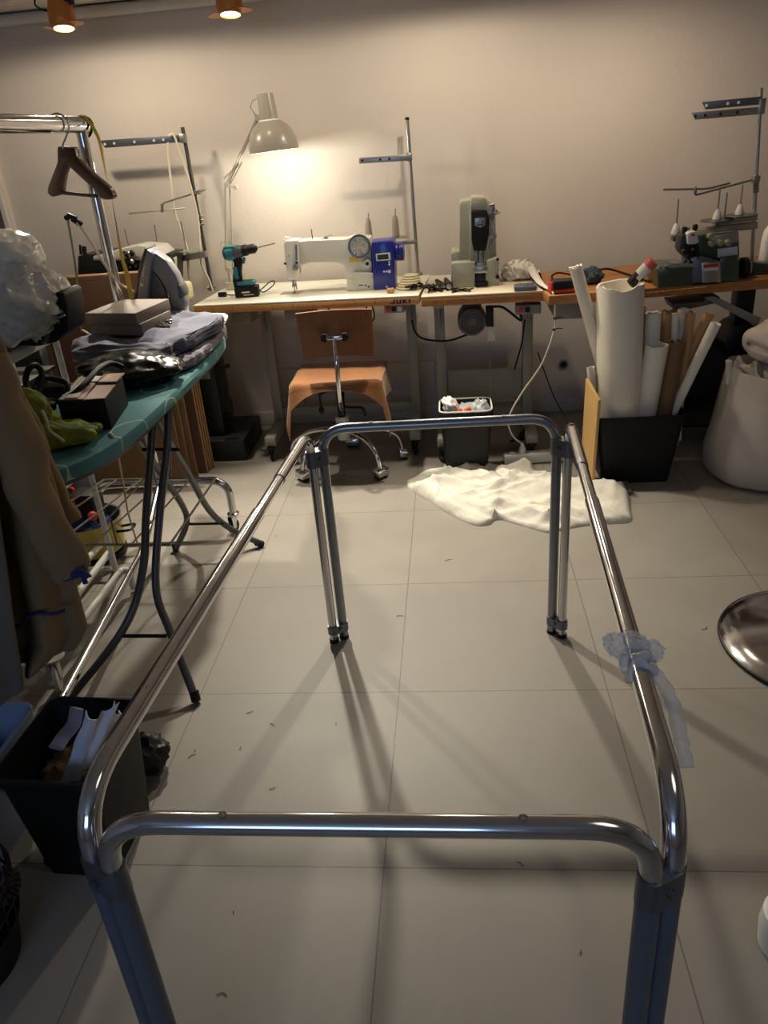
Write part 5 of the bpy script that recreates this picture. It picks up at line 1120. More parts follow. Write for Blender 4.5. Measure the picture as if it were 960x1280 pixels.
# wooden hanger
hk = aY(78, 150, 2.75); hg = thing('coat_hanger', 'dark brown wooden coat hanger on the chrome clothes rail', 'hanger', (XR_, 2.75, 1.4))
top = V((XR_, 2.75, 1.645)); nb = aY(79, 184, 2.75)
mb = MB(); hp = [V((XR_ - .03, 2.75, 1.60)), V((XR_ - .027, 2.75, 1.632)), top, V((XR_ + .028, 2.75, 1.628)), V((XR_ + .03, 2.75, 1.60)), V((XR_ + .012, 2.75, 1.572)), V((nb.x, 2.75, 1.55)), nb + V((0, 0, -.02))]
mb.tube(spline(hp, 5), .0028, 7); part('hook', mb, 'fine', hg)
hpoly = [(71, 183), (91.5, 184), (95, 198), (105, 209), (116, 219), (127, 228), (136, 236), (141, 245), (139, 249.5), (132, 250), (125, 248.5), (117, 237.5), (100, 222), (83, 206), (79, 218), (76.5, 231), (75, 243), (64, 246.5), (58.5, 242), (59, 234), (65, 218), (71, 203)]
mb = MB(); mb.prism([aY(x, y, 2.745 - (x - 80) * .0021) for x, y in hpoly], (.006, .034, 0), .007, 3); part('shoulders', mb, 'hanger', hg)
la = [aY(68, 240, 2.77 + .015)]; ra = [aY(133, 245, 2.645)]
part('trouser_bar', MB().tube([la[-1], aY(121, 245, 2.68)], .006, 10), 'hanger', hg)
# tape measure
tm_ = thing('tape_measure', 'yellow tape measure hanging from the end of the clothes rail', 'tape measure', (XR_ + .03, 2.94, 1.0)); mb = MB()
pts = spline([V((XR_ - .02, 2.925, 1.60)), V((XR_ + .01, 2.925, 1.642)), aY(122, 170, 2.9), aY(131, 210, 2.89), aY(140, 250, 2.88), aY(147, 290, 2.88), aY(152, 320, 2.88), aY(158, 340, 2.88), aY(161, 355, 2.87), aY(165, 376, 2.86)], 6)
def tf(u, v):
    i = u * (len(pts) - 1); k = min(int(i), len(pts) - 2); p = pts[k].lerp(pts[k + 1], i - k); a_ = .4 + u * 3.2
    return p + V((math.cos(a_), math.sin(a_) * .6, 0)) * ((v - .5) * .018)
mb.sheet(tf, 80, 2, .0008); part('ribbon', mb, 'tape', tm_); part('metal_tip', MB().box(pts[-1], (.018, .004, .014), bev=.001), 'brass', tm_)

# ================================================================== WHITE TROLLEY AND ITS LOAD
tx0, tx1 = -1.95, -1.375; ty0, ty1 = 1.88, 2.56
tr_ = thing('shelf_trolley', 'white tubular trolley on castors at the left edge behind the hanging jackets', 'trolley', ((tx0 + tx1) / 2, (ty0 + ty1) / 2, 0))
for xx in (tx0, tx1):
    for yy in (ty0, ty1):
        dx = .09 if (xx == tx1 and yy == ty0) else 0
        part('leg', MB().tube([(xx + dx, yy, (.10 if yy == ty0 else .02)), (xx, yy, .5), (xx, yy, .955)], .011, 10), 'whiteplast', tr_)
        if yy == ty0: caster(tr_, (xx + dx, yy - .01, 0), .052, 'whiteplast', 'whiteplast', -1.2, .12)
mb = MB()
for yy in (ty0, ty1): mb.box(((tx0 + tx1) / 2, yy, .965), (tx1 - tx0 + .03, .03, .03), bev=.006)
for xx in (tx0, tx1): mb.box((xx, (ty0 + ty1) / 2, .965), (.03, ty1 - ty0, .03), bev=.006)
part('top_frame', mb, 'whiteplast', tr_)
part('shelf', MB().box(((tx0 + tx1) / 2, (ty0 + ty1) / 2, .48), (tx1 - tx0 - .0, ty1 - ty0 - .03, .03), bev=.004), 'whiteplast', tr_)
part('top_shelf', MB().box(((tx0 + tx1) / 2, (ty0 + ty1) / 2, .86), (tx1 - tx0 - .03, ty1 - ty0 - .03, .012), bev=.003), 'blackmetal', tr_)
for k, (pf, pn) in enumerate((((152, 713), (95, 785)), ((136, 691), (72, 775)), ((131, 675), (62, 752)), ((120, 668), (45, 745)))):
    a, b = aZ(*pf, .095), aZ(*pn, .095); d = (b - a).normalized(); b = a + d * .62; q = V((d.y, -d.x, 0)) * -.03
    mb = MB(); mb.tube(fillet([a + q + V((.0, .0, -.08)), a + q + V((0, 0, 0)), a, b] if k == 0 else [a + V((0, .012, -.08)), a + V((0, .012, 0)), b], .022), .0135, 10); part('shelf_rail', mb, 'whiteplast', tr_)
mb = MB(); mb.tube([(tx0, ty1 - .03, .05), (tx1, ty1 - .03, .05)], .009); mb.tube([(tx0, ty0 + .03, .05), (tx1 + .07, ty0 + .03, .05)], .009); part('cross_rail', mb, 'whiteplast', tr_)
mb = MB(); mb.box((-1.53, 2.2, .912), (.22, .36, .085), Euler((0, 0, .1)), .01); solo('folded_cloth', mb, 'paperlav', 'pale lilac folded cloth in the top tray of the white trolley', 'cloth')
q = V((-1.43, 2.42, .52)); mb = MB(); mb.box((-1.46, 2.42, .53), (.12, .14, .06), bev=.006); solo('tan_box', mb, 'terracotta', 'small tan box on the middle shelf of the white trolley', 'box')
bk_ = thing('power_adapter', 'black power adapter with a lead near the floor beside the white trolley', 'adapter', aZ(114, 650, .0) + V((-.1, .1, 0))); q = aY(110, 630, 2.75)
part('housing', MB().box((q.x - .0, q.y, q.z * .5 + .03), (.10, .10, q.z + .06), bev=.01), 'blackplast', bk_); mb = MB(); mb.tube(spline([aY(88, 610, 2.7), aY(92, 612, 2.68), aY(91, 624, 2.68), aY(95, 640, 2.68)]), .005, 7); mb.blob(aY(116, 645, 2.65), (.02, .02, .02), 2, .1); part('lead', mb, 'red', bk_)
# black case and plastic wrapped bundles on top
cs_ = thing('black_case', 'black rounded case under clear plastic at the left edge', 'case', aY(70, 430, 2.28))
mb = MB(); pxs(mb, [(38, 398), (54, 376), (72, 364), (80, 366), (84, 384), (85, 414), (68, 429), (45, 434), (-30, 430), (-30, 405)], 2.30, .13, .012); part('body', mb, 'blackplast', cs_)
mb = MB(); mb.box(aY(76, 396, 2.295), (.03, .006, .008), Euler((0, -.3, 0)), .002); part('catch', mb, 'steel', cs_)
mb = MB(); mb.tube(fillet([aY(52, 402, 2.295), aY(60, 410, 2.285), aY(60, 422, 2.285), aY(54, 429, 2.295)], .02), .007, 8); part('handle', mb, 'irondark', cs_)
mb = MB(); mb.blob(aY(20, 378, 2.32), (.155, .16, .125), 5, .12, 1.8, 21, .8); g = aY(20, 378, 2.32)
for v in mb.bm.verts:
    s_ = (v.co.x - g.x) / .19
    if s_ > 0 and v.co.z > g.z - .05: v.co.z -= .05 * s_ * s_ - .02 * s_
solo('plastic_bundle', mb, 'crinkle', 'crinkled clear plastic sheet draped over the black case', 'plastic sheet', angle=75)
mb = MB(); mb.blob(g + V((-.05, .05, -.0)), (.12, .12, .10), 4, .12, 2.0, 22, .5); solo('stuffed_bag', mb, 'paperlav', 'pale bundle wrapped inside the clear plastic at the left edge', 'bundle', angle=75)
mb = MB(); mb.blob(aY(2, 322, 2.38), (.125, .14, .085), 5, .08, 1.6, 23, .3); solo('stuffed_bag', mb, 'milk', 'white plastic bag stuffed full on top of the heap at the left edge', 'bag', angle=75)
# pot on the floor
pc_ = V((aY(160, 695, 2.74).x - .135, 2.74, 0)); pt = thing('cooking_pot', 'yellow enamel pot with blue cloth on the floor behind the trolley rails', 'pot', pc_)
part('pot_body', MB().lathe([(.115, .03), (.128, .04), (.135, .17), (.138, .175)], pc_, n=36, cap1=False), 'pot', pt)
part('pot_lining', MB().lathe([(.138, .175), (.132, .172), (.125, .05), (.0, .045)], pc_, n=36, cap0=False), 'potin', pt)
mb = MB(); mb.lathe([(.11, 0), (.13, .01), (.13, .028), (.1, .03)], pc_, n=30); part('pot_base', mb, 'blackmetal', pt)
mb = MB(); mb.tube(fillet([pc_ + V((.13, .02, .12)), pc_ + V((.19, .03, .125)), pc_ + V((.19, -.03, .125)), pc_ + V((.13, -.03, .12))], .02), .006, 8); part('pot_handle', mb, 'blackmetal', pt)
mb = MB(); mb.blob(pc_ + V((-.01, 0, .135)), (.095, .1, .06), 4, .2, 2, 31, .7); solo('blue_cloth', mb, 'bluecloth', 'dark blue cloth stuffed inside the yellow pot', 'cloth', angle=70)

# ================================================================== IRONING BOARD
ZB = .84; ib = thing('ironing_board', 'teal patterned ironing board with grey tubular legs and wire shelf', 'ironing board', (-1.05, 2.35, 0))
R_e = [(-.93, 3.02), (-.885, 2.92), (-.865, 2.7), (-.86, 2.4), (-.863, 2.1), (-.875, 1.85), (-.91, 1.70), (-.98, 1.60)]
Lft = [(-1.07, 1.575), (-1.16, 1.62), (-1.21, 1.75), (-1.23, 2.0), (-1.235, 2.4), (-1.235, 2.8), (-1.22, 2.97), (-1.17, 3.03)]
bo = spline([V((x, y, 0)) for x, y in R_e + Lft + [R_e[0]]], 4)[:-1]; cB = V((-1.05, 2.35, 0))
def br_(k, z): return [V((cB.x + (p.x - cB.x) * (1 - k / abs(p.x - cB.x + 1e-6) * 0) - (p - cB).normalized().x * k, p.y - (p - cB).normalized().y * k, z)) for p in bo]
mb = MB(); mb.ring_loft([br_(.02, ZB - .040), br_(.002, ZB - .034), br_(0, ZB - .012), br_(.008, ZB - .002), br_(.02, ZB)]); cvr = part('cover', mb, 'board', ib)
mb = MB(); mb.ring_loft([br_(.03, ZB - .052), br_(.03, ZB - .041)]); part('deck', mb, 'greytube', ib)
def legtube(pts, Ys): return MB().tube(fillet([aY(x, y, Y) if Y is not None else aZ(x, y, .012) for (x, y), Y in zip(pts, Ys)], .12, 8), .0125, 12)
fA, fB, fC, fD = aZ(327, 680, .012), aZ(220, 686, .012), aZ(245, 875, .012), V((-1.22, 1.78, .012))
# near feet legs: hinge under the far half, far feet legs: hinge under the near half
topN = V((-1.02, 2.25, ZB - .05)); 
def L4(f, sx, xm): # foot, side offset
    return [V((-1.035 + sx, 2.36, ZB - .055)), aY(*xm[0]), aY(*xm[1]), f]
for f, ps in ((fC, [aY(211, 497, 2.24), aY(209, 560, 2.16), aY(200, 640, 2.06), aY(195, 735, 1.97), aY(215, 795, 1.88), fC]), (fD, [aY(193, 500, 2.24), aY(189, 560, 2.16), aY(183, 640, 2.06), aY(178, 715, 1.97), aY(155, 785, 1.88), fD])):
    part('leg', MB().tube(spline(ps, 6), .0125, 12), 'greytube', ib)
for f, ps in ((fA, [aY(186, 508, 2.17), aY(203, 538, 2.25), aY(232, 585, 2.46), aY(261, 637, 2.66), aY(290, 662, 2.73), fA]), (fB, [aY(150, 520, 2.17), aY(170, 548, 2.25), aY(196, 585, 2.46), aY(228, 632, 2.66), aY(233, 655, 2.70), fB])):
    part('leg', MB().tube(spline(ps, 6), .0125, 12), 'greytube', ib)
part('crossbar', MB().tube([aY(153, 795, 1.87), aY(208, 795, 1.87)], .006), 'blackmetal', ib)
part('crossbar', MB().tube([aY(234, 655, 2.70), aY(280, 654, 2.70)], .006), 'blackmetal', ib)
part('crossbar', MB().tube([aY(178, 562, 2.17), aY(225, 562, 2.17)], .006), 'blackmetal', ib)
part('hinge_bar', MB().tube([(-1.16, 2.06, .785), (-.99, 2.06, .785)], .008), 'blackmetal', ib)
part('hinge_bar', MB().tube([(-1.16, 2.30, .785), (-.98, 2.30, .785)], .008), 'blackmetal', ib)
for f, pv in ((fA, V((-.03, -.03, .03))), (fB, V((0, .0, .035))), (fC, V((-.01, .02, .04))), (fD, V((.015, .02, .04)))):
    d = pv.normalized(); part('foot_cap', MB().tube([f - d * .004, f + d * .028], .0145, 12), 'rubber', ib)
# wire shelf
zw = .40; c1, c2, c3, c4 = aZ(130, 600, zw), aZ(270, 597, zw), aZ(212, 681, zw), aZ(0, 680, zw)
mb = MB(); mb.tube([c1, c2], .004, 6); mb.tube([c4, c3], .004, 6)
for t in (0, .12, .34, .56, .78, 1): mb.tube([c1.lerp(c2, t), c4.lerp(c3, t)], .003 if 0 < t < 1 else .004, 6)
for t in (.3,): a_ = c1.lerp(c2, .60); mb.tube([a_ + V((0, 0, .0)), a_ + V((.02, .01, .11)), c4.lerp(c3, .7) + V((0, 0, .1)), c4.lerp(c3, .7)], .003, 6)
part('wire_shelf', mb, 'fine', ib)
# iron rest and cord holder
mb = MB(); c_ = [aZ(x, y, .87) for x, y in ((262, 412), (282, 393), (284, 397), (266, 415))]
pr2 = [aZ(x, y, .865) for x, y in ((250, 408), (262, 391), (281, 391.5), (285, 394), (281, 402), (266, 413), (252, 416))]
mb.prism(pr2, (0, 0, -.012), .003); part('iron_rest', mb, 'whiteplast', ib); mb = MB(); q = (pr2[0] + pr2[4]) / 2; mb.box(q + V((.0, .0, -.045)), (.08, .1, .06), bev=.004); part('rest_bracket', mb, 'panelgrey', ib)
mb = MB(); mb.tube(spline([aY(102, 412, 2.8), aY(100, 380, 2.8), aY(95, 340, 2.8), aY(90, 305, 2.8), aY(85, 277, 2.8), aY(84, 270, 2.8)]), .0042, 8); mb.tube([aY(102, 412, 2.8), V((-1.24, 2.8, .82))], .0042, 8); ch_ = part('cord_holder', mb, 'fine', ib)
mb = MB(); mb.box(aY(90, 271, 2.8), (.035, .016, .016), Euler((0, .5, 0)), .004); mb.box(aY(96, 277, 2.8), (.04, .014, .02), Euler((0, .7, 0)), .004); mb.cyl(aY(84, 272, 2.8) + V((0, -.008, 0)), aY(84, 272, 2.8) + V((0, .008, 0)), .009, n=12); part('cord_clip', mb, 'blackplast', ch_)
# ---- things on the board
mb = pillow((-1.045, 2.70, .868), .185, .31, .026, .5, .012, 5, 3, .02, .02); solo('folded_cloth', mb, 'greycloth', 'mauve grey folded cloth at the bottom of the pile on the ironing board', 'cloth', angle=75)
mb = pillow((-1.085, 2.70, .917), .215, .30, .034, .5, .02, 6, 6, -.16, .036); solo('folded_cloth', mb, 'lavender', 'blue grey folded cloth under the stacked grey boxes', 'cloth', angle=75)
def pbox(nm, fl, frr, brr, z, h, m, lab, cat, grp):
    a, b, c_ = aZ(*fl, z), aZ(*frr, z), aZ(*brr, z); d_ = a + c_ - b; mb = MB(); mb.prism([a, b, c_, d_], (0, 0, -h), .0015); return solo(nm, mb, m, lab, cat, grp)
zl = .988; pbox('gift_box', (112, 405), (176, 405), (213, 388), zl, zl - .948, 'greybox', 'lower of two flat grey boxes on the blue grey cloth', 'box', 'stacked grey boxes')
pbox('gift_box', (106, 391.5), (169, 391.5), (211, 373.5), zl + .038, .0375, 'greybox', 'upper of two flat grey boxes on the blue grey cloth', 'box', 'stacked grey boxes')
# iron
Yi = 2.93; ir = thing('clothes_iron', 'grey clothes iron standing on its heel behind the grey boxes', 'iron', (aY(200, 395, Yi).x, Yi + .05, .947))
mb = MB(); pxs(mb, [(166, 396), (168, 365), (172, 340), (177, 321), (181, 309.5), (183, 311), (179, 325), (174, 345), (171, 368), (170, 396)], Yi, .11, .003); part('soleplate', mb, 'irondark', ir)
mb = MB(); pxs(mb, [(170, 397), (171, 368), (174, 345), (179, 325), (183, 311), (191, 317), (188, 336), (185, 360), (184, 378), (184, 397)], Yi + .004, .10, .006); part('skirt', mb, 'ironbody', ir)
mb = MB(); pxs(mb, [(183, 311), (196, 317), (208, 326), (219, 342), (227, 360), (231, 378), (231, 397), (215, 397), (214, 382), (208, 365), (200, 350), (188, 336)], Yi + .022, .066, .01); hn = part('handle', mb, 'ironbody', ir)
mb = MB(); pxs(mb, [(188, 336), (200, 350), (207, 365), (208, 374), (184, 379), (185, 360)], Yi + .03, .05, .004); part('water_tank', mb, 'irondark', ir)
mb = MB(); pxs(mb, [(184, 379), (208, 373), (214, 384), (216, 397), (184, 397)], Yi + .01, .09, .006); part('heel', mb, 'ironbody', ir)
mb = MB(); pxs(mb, [(220, 357), (225, 356), (229, 366), (229, 374), (224, 374)], Yi + .018, .074, .006); part('grip_inlay', mb, 'irondark', hn)
mb = MB()
for k in range(6): pxs(mb, [(179.6 + .0 * k - k * .35, 333 + k * 2.2), (181.2 - k * .35, 332.6 + k * 2.2), (180.9 - k * .35, 334.2 + k * 2.2), (179.3 - k * .35, 334.6 + k * 2.2)], Yi + .003, .002, 0)
q = aY(177, 356, Yi + .004); mb.lathe([(.005, 0), (.005, .0012)], q, (0, -1, 0), 12); part('side_print', mb, 'label', ir)
mb = MB(); mb.tube(spline([aY(96, 278, 2.795), aY(106, 291, 2.8), aY(125, 321, 2.81), aY(140, 344, 2.83), aY(152, 356, 2.86), aY(168, 365, 2.93), aY(190, 380, 3.06)]), .0048, 8); part('cord', mb, 'cordwhite', ir)
mb = MB(); random.seed(8); pts = []
for k in range(26):
    q = aZ(193 + random.uniform(-8, 22), 407 + random.uniform(-7, 4), .953); pts.append(q + V((0, 0, random.uniform(0, .012))))
mb.tube(spline(pts, 4), .0022, 5); solo('wire_tangle', mb, 'fine', 'thin shiny wire tangle lying on the cloth right of the grey boxes', 'wire')
mb = MB(); c_ = aZ(172, 462, .86) + V((.0, .0, .02)); c_ = V((-1.045, 2.36, .885)); mb.blob(c_, (.17, .14, .058), 5, .12, 1.8, 41, .28, ZB + .003); solo('black_plastic_bag', mb, 'blackfilm', 'shiny black plastic bag on the ironing board under the folded cloth edge', 'plastic bag', angle=75)
# black box with card flaps
zt = ZB + .085; B0 = [aZ(x, y, zt) for x, y in ((71, 502), (131, 500), (153, 471), (98, 472))]
bx_ = thing('parts_box', 'black box with taped beige card flaps on the ironing board', 'box', ((B0[0] + B0[2]) / 2).to_2d().to_3d() + V((0, 0, ZB)))
mb = MB(); mb.prism(B0, (0, 0, -(zt - ZB - .001)), .003); part('body', mb, 'blackplast', bx_)
def quad(mb, uv, z, th=.002):
    P = []
    for u, v in uv:
        P.append(B0[0].lerp(B0[1], u).lerp(B0[3].lerp(B0[2], u), v) + V((0, 0, z)))
    mb.prism(P, (0, 0, th))
mb = MB(); quad(mb, [(.02, .03), (.55, .03), (.5, .97), (.02, .97)], .001); quad(mb, [(.57, .0), (1.0, .02), (1.0, .6), (.60, .6)], .002); quad(mb, [(.62, .62), (1.02, .62), (1.06, 1.02), (.6, .98)], .008, .003); part('card_flap', mb, 'terracotta', bx_)
mb = MB(); quad(mb, [(.16, .05), (.42, .05), (.42, .55), (.16, .55)], .0045); quad(mb, [(.25, .72), (.56, .72), (.56, .96), (.25, .96)], .0045); quad(mb, [(.08, .0), (.13, .0), (.13, .98), (.08, .98)], .004); part('paper_label', mb, 'label', bx_)
mb = MB(); quad(mb, [(.28, .60), (.44, .58), (.45, .66), (.29, .68)], .007); part('tape_mark', mb, 'hole', bx_)
# black lead
mb = MB(); mb.tube(spline([aY(152, 458, 2.25), aY(138, 454, 2.2), aY(122, 462, 2.1), aY(105, 481, 2.0), aY(85, 497, 1.95), aY(62, 502, 1.93), aY(47, 492, 1.93), aY(44, 482, 1.95), aY(52, 472, 1.97), aY(68, 474, 2.0), aY(83, 479, 2.0), aY(82, 490, 1.98), aY(66, 500, 1.96), aY(50, 501, 1.9), aY(37, 490, 1.9), aY(32, 475, 1.92), aY(36, 461, 1.93), aY(45, 457, 1.95), aY(52, 466, 1.95), aY(50, 482, 1.93), aY(46, 497, 1.9), aY(52, 506, 1.9)], 6), .0085, 9); mb.box(aY(57, 507, 1.9), (.05, .03, .025), Euler((0, .2, 0)), .006); mb.box(aY(72, 488, 2.03), (.07, .05, .04), bev=.012); solo('power_lead', mb, 'blackplast', 'thick black power lead looped on the ironing board before the black box', 'power lead')
# green cloth
q = aZ(82, 545, .86); mb = pillow(q + V((-.02, .0, .012)), .115, .075, .026, .8, .03, 5, 51, -.15, .01); g2 = aY(42, 508, q.y - .02)
mb2 = mb; mb2.blob(g2 + V((.0, 0, .0)), (.035, .035, .05), 4, .2, 2.5, 52, .3, rot=Euler((0, -.5, 0))); mb2.blob(q + V((-.07, .01, .03)), (.06, .06, .04), 4, .2, 2.5, 53, .3)
gc_ = thing('green_cloth', 'olive green cloth with pale piping at the near end of the ironing board', 'cloth', q)
part('cloth', mb2, 'green', gc_, 75); mb = MB(); mb.tube(spline([aY(52, 513, q.y - .06), aY(58, 525, q.y - .07), aY(62, 538, q.y - .08), aY(80, 552, q.y - .09)]), .004, 7); mb.tube(spline([aY(62, 527, q.y - .05), aY(85, 535, q.y - .075), aY(110, 533, q.y - .07), aY(121, 535, q.y - .05)]), .0035, 7); part('piping', mb, 'greypiping', gc_)
# loose thin pale cord over the board
mb = MB(); mb.tube(spline([aZ(136, 541, ZB + .004), aZ(142, 545, ZB + .004), aY(147, 556, 1.84), aY(148, 570, 1.86), aY(155, 610, 2.0), aY(160, 640, 2.1), aY(172, 680, 2.2)]), .003, 6); solo('loose_cord', mb, 'cordwhite', 'thin pale cord hanging over the edge of the ironing board', 'cord')

# ================================================================== HANGING JACKETS AND NEAR LEFT
def garment(rows, Y, th, seed, n=72, folds=7, amp=.028):
    mb = MB(); rings = []; m_ = len(rows)
    R_ = []
    for i in range((m_ - 1) * 4 + 1):
        t = i / 4; k = min(int(t), m_ - 2); f_ = t - k; f_ = f_ * f_ * (3 - 2 * f_) if False else f_
        R_.append(tuple(rows[k][j] * (1 - f_) + rows[k + 1][j] * f_ for j in range(3)))
    for i, (y, x0, x1) in enumerate(R_):
        a, b = aY(x0, y, Y), aY(x1, y, Y); c_ = (a + b) / 2; hw_ = (b - a).length / 2; z = c_.z; v_ = i / len(R_); ring = []
        for k in range(n):
            t = 2 * PI * k / n; w = 1 + 0; ph = noise.noise(V((seed, v_ * 2.2, 0))) * 3
            off = amp * (.4 + v_) * (math.sin(folds * t + ph + 2 * v_) + .7 * noise.noise(V((math.cos(t) * 3, math.sin(t) * 3, v_ * 5 + seed))))
            ring.append(V((c_.x + (hw_ + off * .3) * math.cos(t), Y + (th * (.7 + .5 * v_) + off) * math.sin(t), z + .012 * math.sin(3 * t + seed) * (i == len(R_) - 1))))
        rings.append(ring)
    mb.ring_loft(rings, True, True); return mb
jk = thing('brown_jacket', 'brown jacket with navy trim hanging at the left edge from the clothes rail', 'jacket', (-1.15, 1.5, .3))
part('body', garment([(400, -150, -12), (440, -150, 4), (500, -150, 24), (560, -145, 46), (620, -130, 66), (690, -90, 82), (740, -60, 92), (785, -40, 103), (812, -30, 92)], 1.50, .075, 3), 'jacket', jk, 75)
def sleeve(P, r0, r1, seed):
    mb = MB(); S = spline(P, 7); n_ = len(S); rings = []
    rr = [r0 + (r1 - r0) * k / (n_ - 1) + .004 * noise.noise(V((k * .55, seed, 0))) for k in range(n_)]; mb.tube(S, rr, 18, sy=.7)
    for v in mb.bm.verts: v.co += V((1, .6, .3)) * .018 * noise.noise(v.co * 13 + V((seed, 0, 0)))
    return mb
s1_ = part('sleeve', sleeve([aY(-48, 430, 1.56), aY(-6, 490, 1.58), aY(26, 550, 1.59), aY(58, 610, 1.58), aY(86, 655, 1.57)], .06, .038, 1), 'jacket', jk, 75)
s2_ = part('sleeve', sleeve([aY(-30, 455, 1.47), aY(10, 540, 1.42), aY(44, 620, 1.41), aY(72, 680, 1.40), aY(90, 716, 1.40)], .062, .036, 2), 'jacket', jk, 75)
mb = MB(); e = aY(90, 716, 1.40); d = (aY(90, 716, 1.40) - aY(72, 680, 1.40)).normalized(); mb.tube([e - d * .012, e + d * .006], .036, 18, sy=.72); q = aY(104, 718, 1.39); mb.tube(spline([aY(97, 712, 1.375), q + V((0, 0, .008)), q + V((.012, 0, -.006)), q, aY(107, 730, 1.38)]), .006, 7); part('cuff_trim', mb, 'navy', s2_)
mb = MB(); mb.tube(spline([aY(12, 781, 1.418), aY(26, 782, 1.413), aY(34, 772, 1.412), aY(48, 766, 1.41), aY(66, 767, 1.415), aY(82, 763, 1.425)], 6), .0065, 8, sy=.6); part('hem_trim', mb, 'navy', jk)
gg = thing('grey_garment', 'grey brown garment hanging lowest at the left edge in front of the jacket', 'garment', (-1.2, 1.32, .3))
part('body', garment([(560, -120, -12), (640, -115, -2), (720, -110, 8), (800, -100, 20), (868, -90, 30)], 1.36, .03, 8, 48, 6, .010), 'greycoat', gg, 75)
mb = MB(); mb.tube([(XR_, 1.36, 1.59), aY(-60, 560, 1.36)], .006); part('hanger_hook', mb, 'fine', gg)
mb = MB(); mb.tube([(XR_, 1.5, 1.59), aY(-80, 402, 1.50)], .006); part('hanger_hook', mb, 'fine', jk)
# black paper bin
bn = V((-.905, 1.285, 0)); nb_ = thing('paper_bin', 'black rectangular plastic bin with papers in the left foreground', 'bin', bn)
part('bucket', bin_mesh(bn, .225, .265, .17, .215, .325, -.06, .025), 'blackplast', nb_)
def lsheet(nm, pts, Ys, m, lab, th=.0025, cat='paper'):
    P = [aY(x, y, Y) for (x, y), Y in zip(pts, Ys)]
    def f(u, v):
        p = P[0].lerp(P[1], u).lerp(P[3].lerp(P[2], u), v); return p + V((0, .012 * math.sin(PI * u) * math.sin(2 + 3 * v), .0)) + V((.006 * noise.noise(p * 22), 0, 0))
    mb = MB(); mb.sheet(f, 8, 10, th); return solo(nm, mb, m, lab, cat, 'papers in the black bin', angle=75)
lsheet('loose_paper', [(74, 985), (96, 985), (121, 900), (107, 888)], (1.22, 1.22, 1.26, 1.26), 'paperlav', 'lilac white folded paper at the left of the black foreground bin')
lsheet('loose_paper', [(86, 980), (112, 960), (148, 878), (126, 888)], (1.235, 1.235, 1.30, 1.30), 'paperlav', 'white folded paper standing tallest in the black foreground bin')
lsheet('loose_paper', [(108, 985), (120, 960), (150, 895), (142, 876)], (1.25, 1.27, 1.33, 1.33), 'paper', 'cream white folded paper behind the tallest sheet in the black foreground bin')
lsheet('loose_paper', [(118, 965), (146, 945), (165, 892), (148, 888)], (1.30, 1.33, 1.36, 1.36), 'paperlav', 'grey white curled paper at the right rim of the black foreground bin')
mb = MB(); mb.blob(bn + V((-.03, .02, .2)), (.06, .08, .05), 4, .25, 2, 61, .9); solo('paper_scrap', mb, 'card', 'brown crumpled paper deep in the black foreground bin', 'paper', angle=70)
mb = MB(); mb.tube(spline([aY(70, 935, 1.22), aY(80, 920, 1.25), aY(92, 905, 1.28), aY(96, 885, 1.30)]), .02, 10, sy=.4); solo('fabric_strip', mb, 'greycloth', 'dark grey fabric strip in the black foreground bin left of the papers', 'fabric')
q = aZ(172, 985, 0); mb = MB(); mb.blob(V((-.862, 1.515, .055)), (.06, .055, .055), 4, .2, 1.8, 71, .8, .001); gb = solo('grey_pouch', mb, 'deskdark', 'dark crumpled pouch on the floor right behind the black foreground bin', 'pouch', angle=70)
# pale blue tub
tb_ = V((-1.285, 1.30, 0)); bt2 = thing('storage_tub', 'pale blue plastic tub left of the black foreground bin', 'tub', tb_)
part('bucket', bin_mesh(tb_, .40, .30, .33, .24, .285, 0, .03, .003, .016), 'tub', bt2)
mb = MB(); mb.blob(tb_ + V((0, 0, .16)), (.13, .10, .09), 4, .2, 1.8, 81, .7); solo('tub_cloth', mb, 'paperlav', 'pale cloth inside the blue plastic tub', 'cloth', angle=70)
# basket of pine cones
pk = V((-1.075, .955, 0)); bsk = thing('wire_basket', 'black round basket of pine cones in the bottom left corner', 'basket', pk)
mb = MB(); mb.lathe([(.11, 0), (.118, .004), (.135, .10), (.138, .105), (.132, .105), (.11, .01)], pk, n=40); part('bowl', mb, 'blackplast', bsk)
mb = MB()
for z, r_ in ((.108, .139), (.16, .147), (.215, .150)): mb.tube([pk + V((r_ * math.cos(t), r_ * math.sin(t), z)) for t in [2 * PI * k / 40 for k in range(40)]], .0035, 6, closed=True)
for k in range(26):
    t = 2 * PI * k / 26; mb.tube([pk + V((r_ * math.cos(t), r_ * math.sin(t), z)) for r_, z in ((.137, .10), (.147, .16), (.15, .215))], .0022, 5)
part('wire_rim', mb, 'blackmetal', bsk)
def cone_mesh(L_=.085, R_=.036):
    mb = MB(); mb.lathe([(.004, 0), (R_ * .55, L_ * .1), (R_ * .62, L_ * .4), (R_ * .4, L_ * .8), (.003, L_)], (0, 0, 0), n=12)
    nr = 9
    for i in range(nr):
        z = L_ * (.06 + .88 * i / nr); r_ = R_ * math.sin(PI * (.18 + .78 * (i + .6) / nr)) ** .8; m_ = max(5, int(11 * r_ / R_))
        for k in range(m_):
            t = 2 * PI * (k + .5 * (i % 2)) / m_; d = V((math.cos(t), math.sin(t), 0)); s_ = V((-d.y, d.x, 0)); w_ = r_ * 2.6 / m_
            b0 = d * (r_ * .45) + V((0, 0, z)); tip = d * (r_ * 1.08) + V((0, 0, z + .010)); th = V((0, 0, .0035))
            mb.prism([b0 - s_ * w_ * .4, tip - s_ * w_ * .5, tip + d * .003, tip + s_ * w_ * .5, b0 + s_ * w_ * .4], th)
    return mb
bm0 = None; random.seed(17)
